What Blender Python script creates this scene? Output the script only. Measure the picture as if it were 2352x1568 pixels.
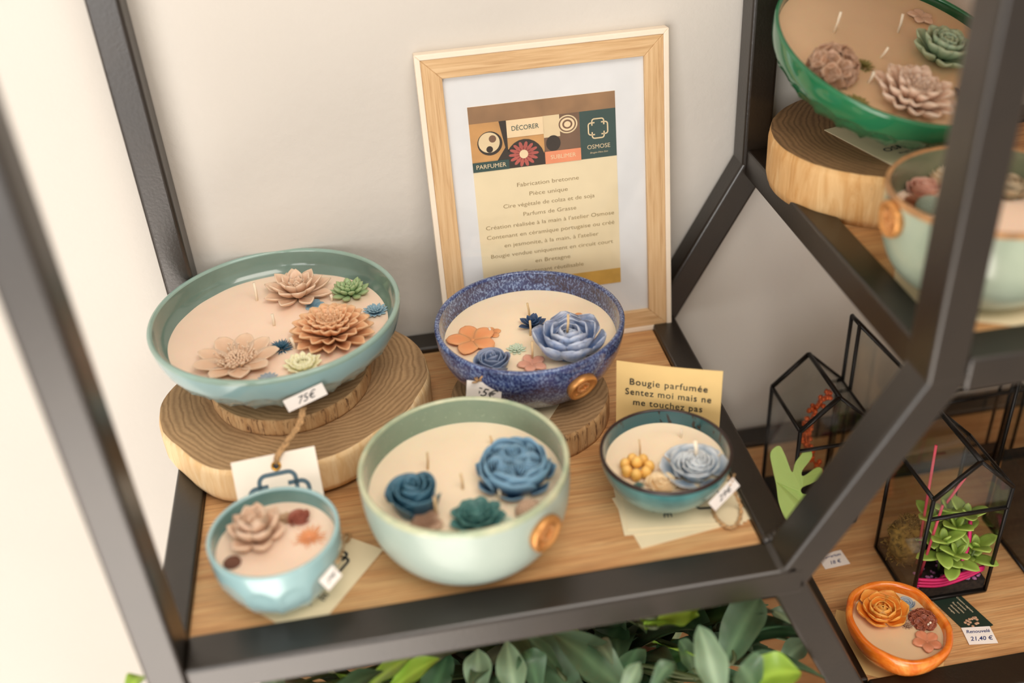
import bpy, math, random
from math import sin, cos, pi, sqrt, radians, atan2
from mathutils import Vector as V, Matrix, Quaternion, noise
random.seed(7)
D_ = bpy.data
for o in list(D_.objects): D_.objects.remove(o, do_unlink=True)
scene = bpy.context.scene
COL = scene.collection

# ------------------------------------------------------------------ camera
CAM = V((-0.2364, -0.4662, 0.5412)); YAW, PITCH, ROLL, FPX = -0.1234, 0.5906, -0.0700, 2415.8
_f = V((-sin(YAW)*cos(PITCH), cos(YAW)*cos(PITCH), -sin(PITCH)))
_r = V((cos(YAW), sin(YAW), 0)); _u = _r.cross(_f)
RGT = cos(ROLL)*_r + sin(ROLL)*_u; UPV = -sin(ROLL)*_r + cos(ROLL)*_u; FWD = _f
cam = D_.cameras.new('camera'); co = D_.objects.new('camera', cam); COL.objects.link(co)
m = Matrix((RGT, UPV, -FWD)).transposed().to_4x4(); m.translation = CAM; co.matrix_world = m
cam.sensor_width = 36; cam.lens = FPX*36/2352; cam.clip_start = 0.02; cam.clip_end = 50
cam.dof.use_dof = True; cam.dof.focus_distance = 0.862; cam.dof.aperture_fstop = 2.15
scene.camera = co
# ------------------------------------------------------------------ light
w = D_.worlds.new('World'); scene.world = w; w.use_nodes = True
bg = w.node_tree.nodes['Background']; bg.inputs[0].default_value = (1.0, 0.86, 0.73, 1); bg.inputs[1].default_value = 0.68
def area(name, loc, target, sx, sy, power, colr):
    l = D_.lights.new(name, 'AREA'); l.shape = 'RECTANGLE'; l.size = sx; l.size_y = sy; l.energy = power; l.color = colr
    o = D_.objects.new(name, l); COL.objects.link(o); o.location = loc
    o.rotation_euler = (V(target)-V(loc)).to_track_quat('-Z', 'Y').to_euler(); return o
area('window_light', (-1.25, -1.75, 0.30), (-0.10, 0.2, 0.0), 1.3, 1.5, 28, (1.0, 0.985, 0.965))
area('overhead_fill', (0.15, -1.0, 1.9), (-0.1, 0.15, 0.0), 1.4, 0.9, 27, (1.0, 0.925, 0.84))  # added soft fill from above, stands for ceiling bounce and brightens the boards
sp_ = D_.lights.new('sun_patch', 'SPOT'); sp_.energy = 6900; sp_.spot_size = radians(25); sp_.spot_blend = .5; sp_.color = (1.0, .96, .92); sp_.shadow_soft_size = .1
so_ = D_.objects.new('sun_patch', sp_); COL.objects.link(so_); so_.location = (-1.3, -4.2, 1.6); so_.rotation_euler = (V((-1.0, -1.5, -1.2))-V(so_.location)).to_track_quat('-Z', 'Y').to_euler()
vs = scene.view_settings; vs.view_transform = 'Standard'; vs.look = 'None'; vs.gamma = 1; vs.use_curve_mapping = False; vs.exposure = 0.0

# ------------------------------------------------------------------ helpers
def at(px, py, z=None, y=None):            # the point of a plane seen at a pixel of the photograph
    d = FWD + (px-1176)/FPX*RGT - (py-784)/FPX*UPV
    t = (z-CAM.z)/d.z if z is not None else (y-CAM.y)/d.y
    return CAM + d*t
def pr(p):
    d = V(p)-CAM; k = d.dot(FWD); return 1176+FPX*d.dot(RGT)/k, 784-FPX*d.dot(UPV)/k
def lin(c):
    return tuple((x/12.92 if x <= .04045 else ((x+.055)/1.055)**2.4) for x in (v/255 for v in c)) + (1,)
def tag(o, label=None, cat=None, group=None, kind=None):
    if label: o['label'] = label
    if cat: o['category'] = cat
    if group: o['group'] = group
    if kind: o['kind'] = kind
    return o
def empty(name, loc=(0, 0, 0), rot=(0, 0, 0)):
    o = D_.objects.new(name, None); COL.objects.link(o); o.location = loc; o.rotation_euler = rot; o.empty_display_size = .01; return o
def mesh(name, verts, faces, mat=None, parent=None, smooth=True, attr=None, mats=None, fm=None):
    me = D_.meshes.new(name); me.from_pydata([tuple(v) for v in verts], [], faces); me.update()
    if smooth: me.polygons.foreach_set('use_smooth', [True]*len(me.polygons))
    if attr is not None:
        a = me.attributes.new('e', 'FLOAT', 'POINT'); a.data.foreach_set('value', attr)
    for mm in (mats or [mat]):
        if mm: me.materials.append(mm)
    if fm: me.polygons.foreach_set('material_index', fm)
    o = D_.objects.new(name, me); COL.objects.link(o)
    if parent: o.parent = parent
    return o
class MB:
    def __init__(s): s.v = []; s.f = []; s.a = []
    def add(s, v, f, a=None, M=None):
        n = len(s.v); s.v += [M@V(p) if M else V(p) for p in v]; s.f += [tuple(i+n for i in q) for q in f]
        s.a += a if a is not None else [0.0]*len(v); return s
    def build(s, name, mat, parent=None, smooth=True): return mesh(name, s.v, s.f, mat, parent, smooth, s.a)
def bevel(o, wdt=.001, seg=2):
    b = o.modifiers.new('bevel', 'BEVEL'); b.width = wdt; b.segments = seg; b.limit_method = 'ANGLE'; return o
def box_vf(x0, x1, y0, y1, z0, z1):
    v = [(x, y, z) for x in (x0, x1) for y in (y0, y1) for z in (z0, z1)]
    return v, [(0, 1, 3, 2), (4, 6, 7, 5), (0, 4, 5, 1), (2, 3, 7, 6), (0, 2, 6, 4), (1, 5, 7, 3)]
def box(name, x0, x1, y0, y1, z0, z1, mat, parent=None, bv=0):
    v, f = box_vf(x0, x1, y0, y1, z0, z1); o = mesh(name, v, f, mat, parent, False)
    if bv: bevel(o, bv)
    return o
def tube_vf(pts, r, seg=8, taper=None, close=False):
    pts = [V(p) for p in pts]; v = []; f = []; n = len(pts)
    t0 = (pts[1]-pts[0]).normalized(); nrm = t0.orthogonal().normalized()
    for i, p in enumerate(pts):
        t = (pts[min(i+1, n-1)]-pts[max(i-1, 0)]).normalized()
        nrm = (nrm - t*nrm.dot(t)).normalized(); b = t.cross(nrm)
        rr = r*(taper[i] if taper else 1)
        v += [p + rr*(cos(2*pi*k/seg)*nrm + sin(2*pi*k/seg)*b) for k in range(seg)]
    for i in range(n-1):
        for k in range(seg):
            k2 = (k+1) % seg; f.append((i*seg+k, i*seg+k2, (i+1)*seg+k2, (i+1)*seg+k))
    f.append(tuple(range(seg))[::-1]); f.append(tuple((n-1)*seg+k for k in range(seg)))
    return v, f
def tube(name, pts, r, mat, parent=None, seg=8, taper=None):
    v, f = tube_vf(pts, r, seg, taper); return mesh(name, v, f, mat, parent)
def ell_vf(c, rx, ry, rz, nu=12, nv=8, bump=0, seed=0):
    v = [(c[0], c[1], c[2]-rz)]; f = []
    for j in range(1, nv):
        for i in range(nu):
            a = 2*pi*i/nu; b = -pi/2+pi*j/nv
            q = V((cos(a)*cos(b), sin(a)*cos(b), sin(b))); k = 1+bump*noise.noise(q*4+V((seed, 0, 0)))
            v.append((c[0]+rx*q.x*k, c[1]+ry*q.y*k, c[2]+rz*q.z*k))
    v.append((c[0], c[1], c[2]+rz)); L = len(v)-1
    for i in range(nu):
        i2 = (i+1) % nu; f.append((0, 1+i2, 1+i)); f.append((L, L-nu+i, L-nu+i2))
        for j in range(nv-2): f.append((1+j*nu+i, 1+j*nu+i2, 1+(j+1)*nu+i2, 1+(j+1)*nu+i))
    return v, f
def spline(pts, n):
    pts = [V(p) for p in pts]; out = []; q = [pts[0]*2-pts[1]]+pts+[pts[-1]*2-pts[-2]]
    for i in range(len(pts)-1):
        for k in range(n):
            t = k/n; a, b, c, d = q[i:i+4]
            out.append(.5*((2*b)+(c-a)*t+(2*a-5*b+4*c-d)*t*t+(3*b-a-3*c+d)*t**3))
    return out+[pts[-1]]

# ------------------------------------------------------------------ materials
class NT:
    def __init__(s, name):
        s.m = D_.materials.new(name); s.m.use_nodes = True; s.t = s.m.node_tree; s.b = s.t.nodes['Principled BSDF']; s.co = None
    def n(s, typ, **kw):
        o = s.t.nodes.new(typ)
        for k, v in kw.items():
            if k in ('blend_type', 'data_type', 'operation', 'wave_type', 'rings_direction', 'bands_direction', 'attribute_name', 'feature'): setattr(o, k, v)
            else: o.inputs[k].default_value = v
        return o
    def l(s, a, b): s.t.links.new(a, b)
    def obj(s, scale=(1, 1, 1), gen=False):
        c = s.n('ShaderNodeTexCoord'); mp = s.n('ShaderNodeMapping'); mp.inputs['Scale'].default_value = scale
        s.l(c.outputs['Generated' if gen else 'Object'], mp.inputs['Vector']); return mp.outputs[0]
    def noise(s, vec, scale, detail=3, rough=.5, dist=0):
        o = s.n('ShaderNodeTexNoise', Scale=scale, Detail=detail, Roughness=rough, Distortion=dist)
        if vec: s.l(vec, o.inputs['Vector'])
        return o.outputs[0]
    def ramp(s, fac, stops):
        o = s.n('ShaderNodeValToRGB'); cr = o.color_ramp
        while len(cr.elements) < len(stops): cr.elements.new(.5)
        for e, (p, c) in zip(cr.elements, stops): e.position = p; e.color = c if len(c) == 4 else lin(c)
        s.l(fac, o.inputs[0]); return o.outputs[0]
    def mix(s, fac, a, b, bt='MIX'):
        o = s.n('ShaderNodeMix', data_type='RGBA'); o.blend_type = bt
        for sock, val in ((o.inputs[0], fac), (o.inputs[6], a), (o.inputs[7], b)):
            if hasattr(val, 'is_output'): s.l(val, sock)
            elif isinstance(val, (int, float)): sock.default_value = val
            else: sock.default_value = val if len(val) == 4 else lin(val)
        return o.outputs[2]
    def bump(s, h, strength, dist=.001):
        o = s.n('ShaderNodeBump', Strength=strength, Distance=dist); s.l(h, o.inputs['Height']); s.l(o.outputs[0], s.b.inputs['Normal'])
    def base(s, c):
        if hasattr(c, 'is_output'): s.l(c, s.b.inputs['Base Color'])
        else: s.b.inputs['Base Color'].default_value = lin(c)
    def set(s, **k):
        for a, v in k.items(): s.b.inputs[a.replace('_', ' ')].default_value = v
        return s
def plain(name, c, rough=.5, metal=0, coat=0, var=.06, vs_=60):
    t = NT(name); v = t.noise(t.obj(), vs_, 3)
    lo = tuple(max(0, x*(1-var)) for x in c); hi = tuple(min(255, x*(1+var)) for x in c)
    t.base(t.ramp(v, [(.3, lo), (.7, hi)])); t.set(Roughness=rough, Metallic=metal, Coat_Weight=coat); return t.m
def waxmat(name, base, tip, rough=.42, amount=.8, sss=.25, mott=.15):
    t = NT(name); a = t.n('ShaderNodeAttribute', attribute_name='e')
    nz = t.noise(t.obj(), 180, 3)
    mth = t.n('ShaderNodeMath', operation='MULTIPLY_ADD'); t.l(a.outputs['Fac'], mth.inputs[0]); mth.inputs[1].default_value = amount
    m2 = t.n('ShaderNodeMath', operation='MULTIPLY_ADD'); t.l(nz, m2.inputs[0]); m2.inputs[1].default_value = mott*2; m2.inputs[2].default_value = -mott
    t.l(m2.outputs[0], mth.inputs[2]); t.base(t.mix(mth.outputs[0], base, tip))
    t.set(Roughness=rough, Subsurface_Weight=sss, Subsurface_Scale=.004, Subsurface_Radius=(1, .6, .4)); t.b.inputs['Specular IOR Level'].default_value = .4
    t.bump(nz, .12, .0006); return t.m
def glaze(name, c1, c2, scale=14, rough=.14, speck=None, bump=.05, coat=.5, stretch=(1, 1, 1)):
    t = NT(name); vv = t.obj(stretch); n = t.noise(vv, scale, 4, .6, .3); col = t.ramp(n, [(.35, c1), (.68, c2)])
    if speck:
        n2 = t.noise(vv, speck[1], 4, .7); f = t.ramp(n2, [(speck[2], (0, 0, 0)), (speck[2]+.08, (255, 255, 255))]); col = t.mix(f, col, speck[0])
    t.base(col); t.set(Roughness=rough, Coat_Weight=coat, Coat_Roughness=.05); t.bump(n, bump, .001); return t.m

def wood_board(name, tones, sc=1.0):
    t = NT(name); p = t.obj((2.2*sc, 26*sc, 26*sc)); n = t.noise(p, 3.2, 6, .62, .8)
    p2 = t.obj((6*sc, 240*sc, 240*sc)); n2 = t.noise(p2, 3, 3, .6)
    c = t.ramp(n, [(.28, tones[0]), (.47, tones[1]), (.62, tones[2]), (.8, tones[1])]); f = t.ramp(n2, [(.38, (0, 0, 0)), (.55, (255, 255, 255))])
    c = t.mix(f, t.mix(.34, c, (112, 68, 34)), c); t.base(c); t.set(Roughness=.5); t.bump(n2, .15, .0004); return t.m
M = {}
M['oak'] = wood_board('oak', [(176, 124, 76), (206, 156, 104), (216, 174, 122)])
M['oak_edge'] = plain('oak_edge', (178, 128, 80), .6)
def steel():
    t = NT('black_steel'); n = t.noise(t.obj(), 420, 3); n3 = t.noise(t.obj(), 30, 3)
    t.base(t.ramp(n3, [(.3, (25, 18, 12)), (.7, (34, 26, 18))])); t.set(Roughness=.32, Metallic=.0); t.b.inputs['Specular IOR Level'].default_value = .8; t.bump(n, .25, .0005); return t.m
M['steel'] = steel()
def wallm():
    t = NT('wall_plaster'); n = t.noise(t.obj(), 75, 5, .6); n2 = t.noise(t.obj(), 3, 2)
    t.base(t.ramp(n2, [(.3, (204, 199, 191)), (.7, (210, 205, 197))])); t.set(Roughness=.85); t.bump(n, .35, .002); return t.m
M['wall'] = wallm()
M['floor'] = plain('floor_tile', (214, 207, 200), .6, var=.03, vs_=4)
def rings(name, a, b, cx=0, cy=0, sc=95):
    t = NT(name); c = t.n('ShaderNodeTexCoord'); mp = t.n('ShaderNodeMapping'); mp.inputs['Location'].default_value = (-cx, -cy, 0); mp.inputs['Scale'].default_value = (1, 1, 0)
    t.l(c.outputs['Object'], mp.inputs['Vector'])
    wv = t.n('ShaderNodeTexWave', wave_type='RINGS', rings_direction='SPHERICAL', Scale=sc*.62, Distortion=5.5, Detail=3); wv.inputs['Detail Scale'].default_value = .6
    t.l(mp.outputs[0], wv.inputs['Vector']); n2 = t.noise(t.obj(), 30, 4)
    n4 = t.noise(t.obj((1, 1, 1)), 400, 3)
    c0 = t.ramp(wv.outputs[0], [(.0, tuple((x+y)/2 for x, y in zip(a, b))), (.25, a), (.75, tuple(min(255, x*1.08) for x in a)), (.90, a), (1, tuple(x*.35+y*.65 for x, y in zip(a, b)))])
    c0 = t.mix(t.ramp(n2, [(.4, (0, 0, 0)), (.75, (160, 160, 160))]), c0, tuple(x*.78 for x in b)); c0 = t.mix(.18, c0, t.ramp(n4, [(.3, b), (.7, a)]))
    t.base(c0); t.set(Roughness=.75); t.bump(n4, .2, .0005); return t.m
def bark(name, a, b, dark, thr=.62):
    t = NT(name); p = t.obj((60, 60, 9)); n = t.noise(p, 1.6, 5, .65, 1.0); p2 = t.obj((140, 140, 22)); n2 = t.noise(p2, 1.5, 4, .6, 1.5)
    c = t.ramp(n, [(.3, a), (.6, b)]); f = t.ramp(n2, [(thr, (0, 0, 0)), (thr+.1, (255, 255, 255))]); t.base(t.mix(f, c, dark)); t.set(Roughness=.85); t.bump(n, .6, .002); return t.m
M['card'] = plain('cream_card', (236, 220, 184), .75, var=.01)
M['card_white'] = plain('white_card', (246, 236, 222), .75, var=.01)
M['paper'] = plain('white_paper', (245, 238, 232), .7, var=.01)
M['yellow_card'] = plain('yellow_card', (236, 203, 138), .6, var=.01)
M['ink'] = plain('dark_ink', (28, 38, 44), .6)
M['blue_ink'] = plain('blue_grey_ink', (78, 104, 118), .6)
M['pen'] = plain('pen_ink', (45, 60, 120), .6)
M['brown_ink'] = plain('brown_ink', (150, 122, 76), .6)
M['twine'] = plain('twine', (176, 140, 98), .9, var=.2, vs_=500)
M['gold'] = plain('gold_wax', (206, 146, 84), .36, metal=.55, var=.08)
M['gold_light'] = plain('gold_wax_light', (236, 184, 126), .3, metal=.5, var=.05)
M['brass'] = plain('brass', (200, 150, 60), .25, metal=1)
M['wick'] = plain('wick_cotton', (214, 184, 140), .8, var=.1)
M['wick_white'] = plain('white_wick', (240, 226, 202), .7)
def glassm():
    m_ = D_.materials.new('clear_glass'); m_.use_nodes = True; t = m_.node_tree; t.nodes.clear(); n = t.nodes.new
    o = n('ShaderNodeOutputMaterial'); mx = n('ShaderNodeMixShader'); a = n('ShaderNodeBsdfTransparent'); b = n('ShaderNodeBsdfGlossy'); f = n('ShaderNodeLayerWeight'); pw = n('ShaderNodeMath'); pw.operation = 'POWER'; pw.inputs[1].default_value = 3.5; ma = n('ShaderNodeMath'); ma.operation = 'MULTIPLY_ADD'; ma.inputs[1].default_value = .55; ma.inputs[2].default_value = .035
    a.inputs[0].default_value = (.97, .98, .97, 1); b.inputs['Roughness'].default_value = .03; t.links.new(f.outputs['Facing'], pw.inputs[0]); t.links.new(pw.outputs[0], ma.inputs[0])
    t.links.new(ma.outputs[0], mx.inputs[0]); t.links.new(a.outputs[0], mx.inputs[1]); t.links.new(b.outputs[0], mx.inputs[2]); t.links.new(mx.outputs[0], o.inputs[0]); return m_
M['glass'] = glassm()
M['lead'] = plain('black_lead', (30, 27, 25), .35, metal=.6)
def candle(name, c, c2=None):
    t = NT(name); n = t.noise(t.obj(), 22, 3); sp = t.noise(t.obj(), 900, 1)
    c2 = c2 or tuple(min(255, x*1.03) for x in c); col = t.ramp(n, [(.3, c), (.7, c2)]); f = t.ramp(sp, [(.80, (0, 0, 0)), (.82, (90, 90, 90))])
    t.base(t.mix(f, col, (150, 110, 70))); t.set(Roughness=.4, Subsurface_Weight=.3, Subsurface_Scale=.006); t.bump(n, .06, .001); return t.m
M['wax'] = candle('cream_wax', (242, 222, 194)); M['wax_tan'] = candle('tan_wax', (220, 190, 152)); M['wax_peach'] = candle('peach_wax', (240, 214, 192))

# ------------------------------------------------------------------ setting
W_, WY, DD = .0244, .03, .3256
ZM, ZU, ZL = .0071, .1616, -.1645
VL, V1, V2, V0 = V((-.4135, 0, 0)), V((0, 0, 0)), V((.0854, 0, .1546)), V((.0766, 0, -.1716))
YW = DD+.029
tag(mesh('wall_back', [(-3, YW, -1.2), (3, YW, -1.2), (3, YW, 2.4), (-3, YW, 2.4), (-3, YW+.1, -1.2), (3, YW+.1, -1.2), (3, YW+.1, 2.4), (-3, YW+.1, 2.4)],
     [(0, 1, 2, 3), (7, 6, 5, 4), (0, 4, 5, 1), (3, 2, 6, 7), (0, 3, 7, 4), (1, 5, 6, 2)], M['wall'], smooth=False), kind='structure')
tag(box('floor', -3, 3, -2.5, YW, -1.22, -1.2, M['floor']), kind='structure')

# ------------------------------------------------------------------ shelving frame
fr = empty('metal_shelf_frame', (0, 0, -1.2)); tag(fr, 'black metal tube frame with diagonal struts holding the oak shelves against the wall', 'shelf frame')
def beam(name, p, q, y0, y1, ext=.004):
    if 'diag' in name: y0 += .0004; y1 -= .0004
    if name == 'upright': y0 += .0002; y1 -= .0002
    p = V(p); q = V(q); d = (q-p).normalized(); n = V((-d.z, 0, d.x))*W_/2; p = p-d*ext; q = q+d*ext
    v = [a+s*n+V((0, y, 0)) for a in (p, q) for s in (-1, 1) for y in (y0, y1)]
    f = [(0, 1, 3, 2), (4, 6, 7, 5), (0, 4, 5, 1), (2, 3, 7, 6), (0, 2, 6, 4), (1, 5, 7, 3)]
    o = mesh(name, [x+V((0, 0, 1.2)) for x in v], f, M['steel'], fr, False); bevel(o, .0030, 4); return o
XR = .62
for y0, y1 in ((0, WY), (DD, DD+.026)):
    dz = V((0, 0, .0)); up = .58 if y0 == 0 else .75
    beam('upright', VL+V((0, 0, -.6)), VL+V((0, 0, up)), y0, y1)
    beam('upright', V2+V((-.0024, 0, .0)), V2+V((-.0024, 0, .62)), y0, y1)
    beam('upright', V0+V((0, 0, 0)), V0+V((0, 0, -.45)), y0, y1)
    beam('crossbar', VL+V((W_/2, 0, 0)), V1+V((.0085, 0, 0)), y0, y1, 0)
    beam('crossbar', V2+V((W_/2-.002, 0, 0)), V2+V((XR, 0, 0)), y0, y1, 0)
    beam('crossbar', V0+V((W_/2, 0, 0)), V0+V((XR, 0, 0)), y0, y1, 0)
    beam('crossbar', VL+V((W_/2, 0, -.40)), V((.47, 0, -.40)), y0, y1, 0)
    beam('diagonal_strut', V1, V2, y0, y1, .007)
    beam('diagonal_strut', V1+V((-.003, 0, 0)), V0, y0, y1, .014)
for P0, cx in ((VL, 0), (V1, .0021), (V2, 0), (V0, .0021)):
    v, f = box_vf(P0.x+cx-.0115, P0.x+cx+.0115, WY-.001, DD+.001, P0.z-W_/2+1.2, P0.z+W_/2+1.2)
    bevel(mesh('depth_rail', v, f, M['steel'], fr, False), .0022, 3)
mb = MB()
for (x, z) in ((-.004, .0135), (.0015, .011), (-.001, .0155), (.003, .017), (-.008, .0125)):
    v, f = ell_vf((x, WY+.001, z+1.2), .0035, .004, .0025, 8, 6, .5, x*900); mb.add(v, f)
mb.build('weld_bead', M['steel'], fr)
def board(x0, x1, z, label, th=.016):
    bx = (x0+x1)/2; e = empty('shelf_board', (bx, (WY+DD)/2, z)); tag(e, label, 'shelf board')
    v, f = box_vf(x0-bx, x1-bx, -(DD-WY)/2+.0006, (DD-WY)/2-.0006, -th, 0)
    bevel(mesh('wooden_panel', v, f, M['oak'], e, False), .0006)
board(VL.x+.0118, V1.x-.0098, ZM, 'oak shelf board under the five candle bowls in the middle')
board(V2.x+.0118, V2.x+XR, ZU, 'oak shelf board carrying the green bowl at the upper right')
board(V2.x+.0118, V2.x+XR, .485, 'unseen topmost oak shelf board added to shade the green bowl and the celadon bowl')  # unseen board, put in for the shade it casts on the cell below
for y0, y1 in ((0, WY), (DD, DD+.026)): beam('crossbar', (V2.x, 0, .478), (V2.x+XR, 0, .478), y0, y1, 0)  # unseen crossbars added along with the shading board
board(V0.x+.014, V0.x+XR, ZL, 'oak shelf board under the glass terrariums and the orange bowl')
board(VL.x+.0118, .46, -.395, 'lowest oak shelf board under the potted fern')

# ------------------------------------------------------------------ flowers
WID = {
 'round': lambda u: sqrt(max(0, sin(pi*min(1, .10+.90*u))))if u < 1 else 0.05,
 'point': lambda u: max(.02, (min(1, (u+.18)*1.25)**.8)*(1-u**2.6)),
 'leaf':  lambda u: max(.02, sin(pi*min(1, .06+.94*u))**.8),
 'spade': lambda u: max(.03, (min(1, .25+1.1*u))*(1-max(0, (u-.55)/.45)**2.2)),
 'blunt': lambda u: max(.12, min(1, .4+.8*u)*(1-max(0, (u-.8)/.2)**2*.75)),
 'strap': lambda u: max(.1, min(1, .5+u)*(1-max(0, (u-.75)/.25)**2))}
def petal(mb, r0, z0, L, wd, a0, a1, phi, shape='round', cup=.3, th=.0012, nu=8, nv=6, wave=0, hook=0, sd=0):
    g = []; x = r0; z = z0; ds = L/nu; mid = []
    for i in range(nu+1):
        u = i/nu; mid.append((x, z)); a = a0+(a1-a0)*u; x += ds*cos(a); z += ds*sin(a)
    wf = WID[shape]
    for i in range(nu+1):
        u = i/nu; a = a0+(a1-a0)*u; hw = wd*.5*wf(u); nx, nz = -sin(a), cos(a)
        for j in range(nv+1):
            v = -1+2*j/nv; off = cup*hw*(v*v) + wave*hw*sin(v*5+sd)*u - hook*hw*u**4*(1-v*v)*0
            g.append(V((mid[i][0]+nx*off, v*hw, mid[i][1]+nz*off)))
    n = (nu+1)*(nv+1); top = []; bot = []; at_ = []
    for i in range(nu+1):
        for j in range(nv+1):
            p = g[i*(nv+1)+j]; du = g[min(i+1, nu)*(nv+1)+j]-g[max(i-1, 0)*(nv+1)+j]; dv = g[i*(nv+1)+min(j+1, nv)]-g[i*(nv+1)+max(j-1, 0)]
            nn = du.cross(dv); nn = nn.normalized() if nn.length > 1e-12 else V((0, 0, 1))
            if nn.z < 0 and a0 < 1.2: nn = -nn
            u = i/nu; v = abs(-1+2*j/nv); t = th*.5*(1-.75*v**4)*(1-.7*u**5)
            top.append(p+nn*t); bot.append(p-nn*t); at_.append(max(v**3*.85, u**3))
    f = []; c = nv+1
    for i in range(nu):
        for j in range(nv):
            a_ = i*c+j; f.append((a_, a_+1, a_+c+1, a_+c)); f.append((n+a_, n+a_+c, n+a_+c+1, n+a_+1))
    for j in range(nv): f.append((nu*c+j, nu*c+j+1, n+nu*c+j+1, n+nu*c+j)); f.append((j+1, j, n+j, n+j+1))
    for i in range(nu): f.append((i*c, (i+1)*c, n+(i+1)*c, n+i*c)); f.append(((i+1)*c+nv, i*c+nv, n+i*c+nv, n+(i+1)*c+nv))
    mb.add(top+bot, f, at_+at_, Matrix.Rotation(phi, 4, 'Z'))
def wrap(mb, r0, r1, z0, z1, span, phi, th=.0014, bulge=.2, flare=0, spiral=.15, nu=7, nv=12, lip=.25, tilt=0, sd=0, rag=0.05):
    top = []; bot = []; at_ = []; c = nv+1; n = (nu+1)*c
    for i in range(nu+1):
        u = i/nu
        for j in range(nv+1):
            v = -1+2*j/nv; edge = 1-lip*abs(v)**3
            ww = (.55+.45*sin(pi*min(1, u*.62+.1)))
            zz = z0+(z1-z0)*u*edge*(1+rag*sin(v*4+sd)); rr = r0+(r1-r0)*u+bulge*(r1+r0)*.5*sin(pi*u*.85)+flare*max(0, u-.65)**2*8*r1
            rr *= (1+spiral*v); a = v*span*ww
            p = V((rr*cos(a), rr*sin(a), zz)); nn = V((cos(a), sin(a), .2*u)).normalized(); t = th*.5*(1-.5*u**4)
            top.append(p+nn*t); bot.append(p-nn*t); at_.append(max(u**3.2, .6*abs(v)**5))
    f = []
    for i in range(nu):
        for j in range(nv):
            a_ = i*c+j; f.append((a_, a_+1, a_+c+1, a_+c)); f.append((n+a_, n+a_+c, n+a_+c+1, n+a_+1))
    for j in range(nv): f.append((nu*c+j, nu*c+j+1, n+nu*c+j+1, n+nu*c+j)); f.append((j+1, j, n+j, n+j+1))
    for i in range(nu): f.append((i*c, (i+1)*c, n+(i+1)*c, n+i*c)); f.append(((i+1)*c+nv, i*c+nv, n+i*c+nv, n+(i+1)*c+nv))
    mb.add(top+bot, f, at_+at_, Matrix.Rotation(phi, 4, 'Z')@Matrix.Rotation(tilt, 4, 'Y'))
R = random.Random(3)
def layered(layers, size, shape, jit=.06, **kw):
    mb = MB(); s = size
    for k, (n, r0, z0, L, wd, a0, a1, th) in enumerate(layers):
        ph = R.uniform(0, 6.28) if k == 0 else ph+pi/n+.2
        for i in range(n):
            petal(mb, r0*s, z0*s, L*s*(1+R.uniform(-jit, jit)), wd*s*(1+R.uniform(-jit, jit)), a0+R.uniform(-jit, jit), a1+R.uniform(-jit, jit)*2, ph+2*pi*i/n+R.uniform(-jit, jit)*.6, shape, th=th*s, sd=i, **kw)
    return mb
def F_lotus(s): return layered([(8, .16, .02, .86, .46, .12, .5, .09), (8, .14, .08, .72, .42, .45, .85, .09), (7, .10, .12, .58, .36, .75, 1.15, .09), (5, .06, .16, .42, .30, 1.0, 1.4, .08), (3, .03, .18, .3, .2, 1.3, 1.5, .07)], s, 'spade', cup=.45, nu=9, nv=7)
def F_lotusfat(s): return layered([(6, .16, .0, .90, .66, .25, 1.0, .20), (5, .13, .14, .88, .70, .6, 1.25, .21), (4, .08, .24, .84, .66, .95, 1.5, .20), (2, .03, .28, .62, .5, 1.25, 1.6, .18)], s, 'spade', cup=.5, nu=9, nv=7)
def F_succ(s): return layered([(9, .16, .03, .80, .36, .2, .55, .17), (8, .13, .12, .66, .34, .5, .85, .17), (7, .10, .2, .50, .30, .8, 1.15, .17), (5, .05, .26, .34, .24, 1.1, 1.45, .15), (3, .02, .3, .2, .16, 1.3, 1.5, .12)], s, 'spade', cup=.18, nu=8, nv=6)
def F_dahlia(s): return layered([(15, .16, .02, .84, .30, .10, .45, .05), (15, .14, .1, .78, .30, .30, .65, .05), (14, .12, .17, .68, .28, .5, .85, .05), (13, .10, .23, .56, .26, .7, 1.0, .05), (12, .08, .27, .44, .22, .85, 1.15, .05), (10, .06, .3, .32, .17, 1.0, 1.3, .05), (7, .04, .32, .2, .12, 1.2, 1.45, .045), (4, .02, .32, .12, .08, 1.3, 1.5, .04)], s, 'blunt', cup=.75, nu=7, nv=6, jit=.05)
def F_chrys(s): return layered([(13, .2, .0, .80, .34, .15, .75, .07), (13, .2, .1, .70, .32, .4, .95, .07), (12, .18, .17, .56, .28, .6, 1.2, .07), (11, .14, .2, .42, .22, .8, 1.4, .07), (9, .1, .22, .3, .17, 1.0, 1.5, .06), (7, .06, .22, .24, .12, 1.1, 1.5, .06), (4, .02, .22, .2, .1, 1.3, 1.6, .05)], s, 'blunt', cup=.7, nu=7, nv=6, jit=.12)
def F_echev(s): return layered([(9, .2, .0, .78, .46, .3, .75, .12), (9, .18, .12, .68, .46, .6, 1.05, .12), (8, .16, .22, .54, .42, .85, 1.3, .12), (7, .12, .3, .40, .34, 1.1, 1.5, .11), (5, .08, .36, .28, .26, 1.3, 1.7, .1), (3, .03, .38, .2, .16, 1.4, 1.7, .09)], s, 'blunt', cup=.5, nu=8, nv=7, jit=.04)
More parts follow.
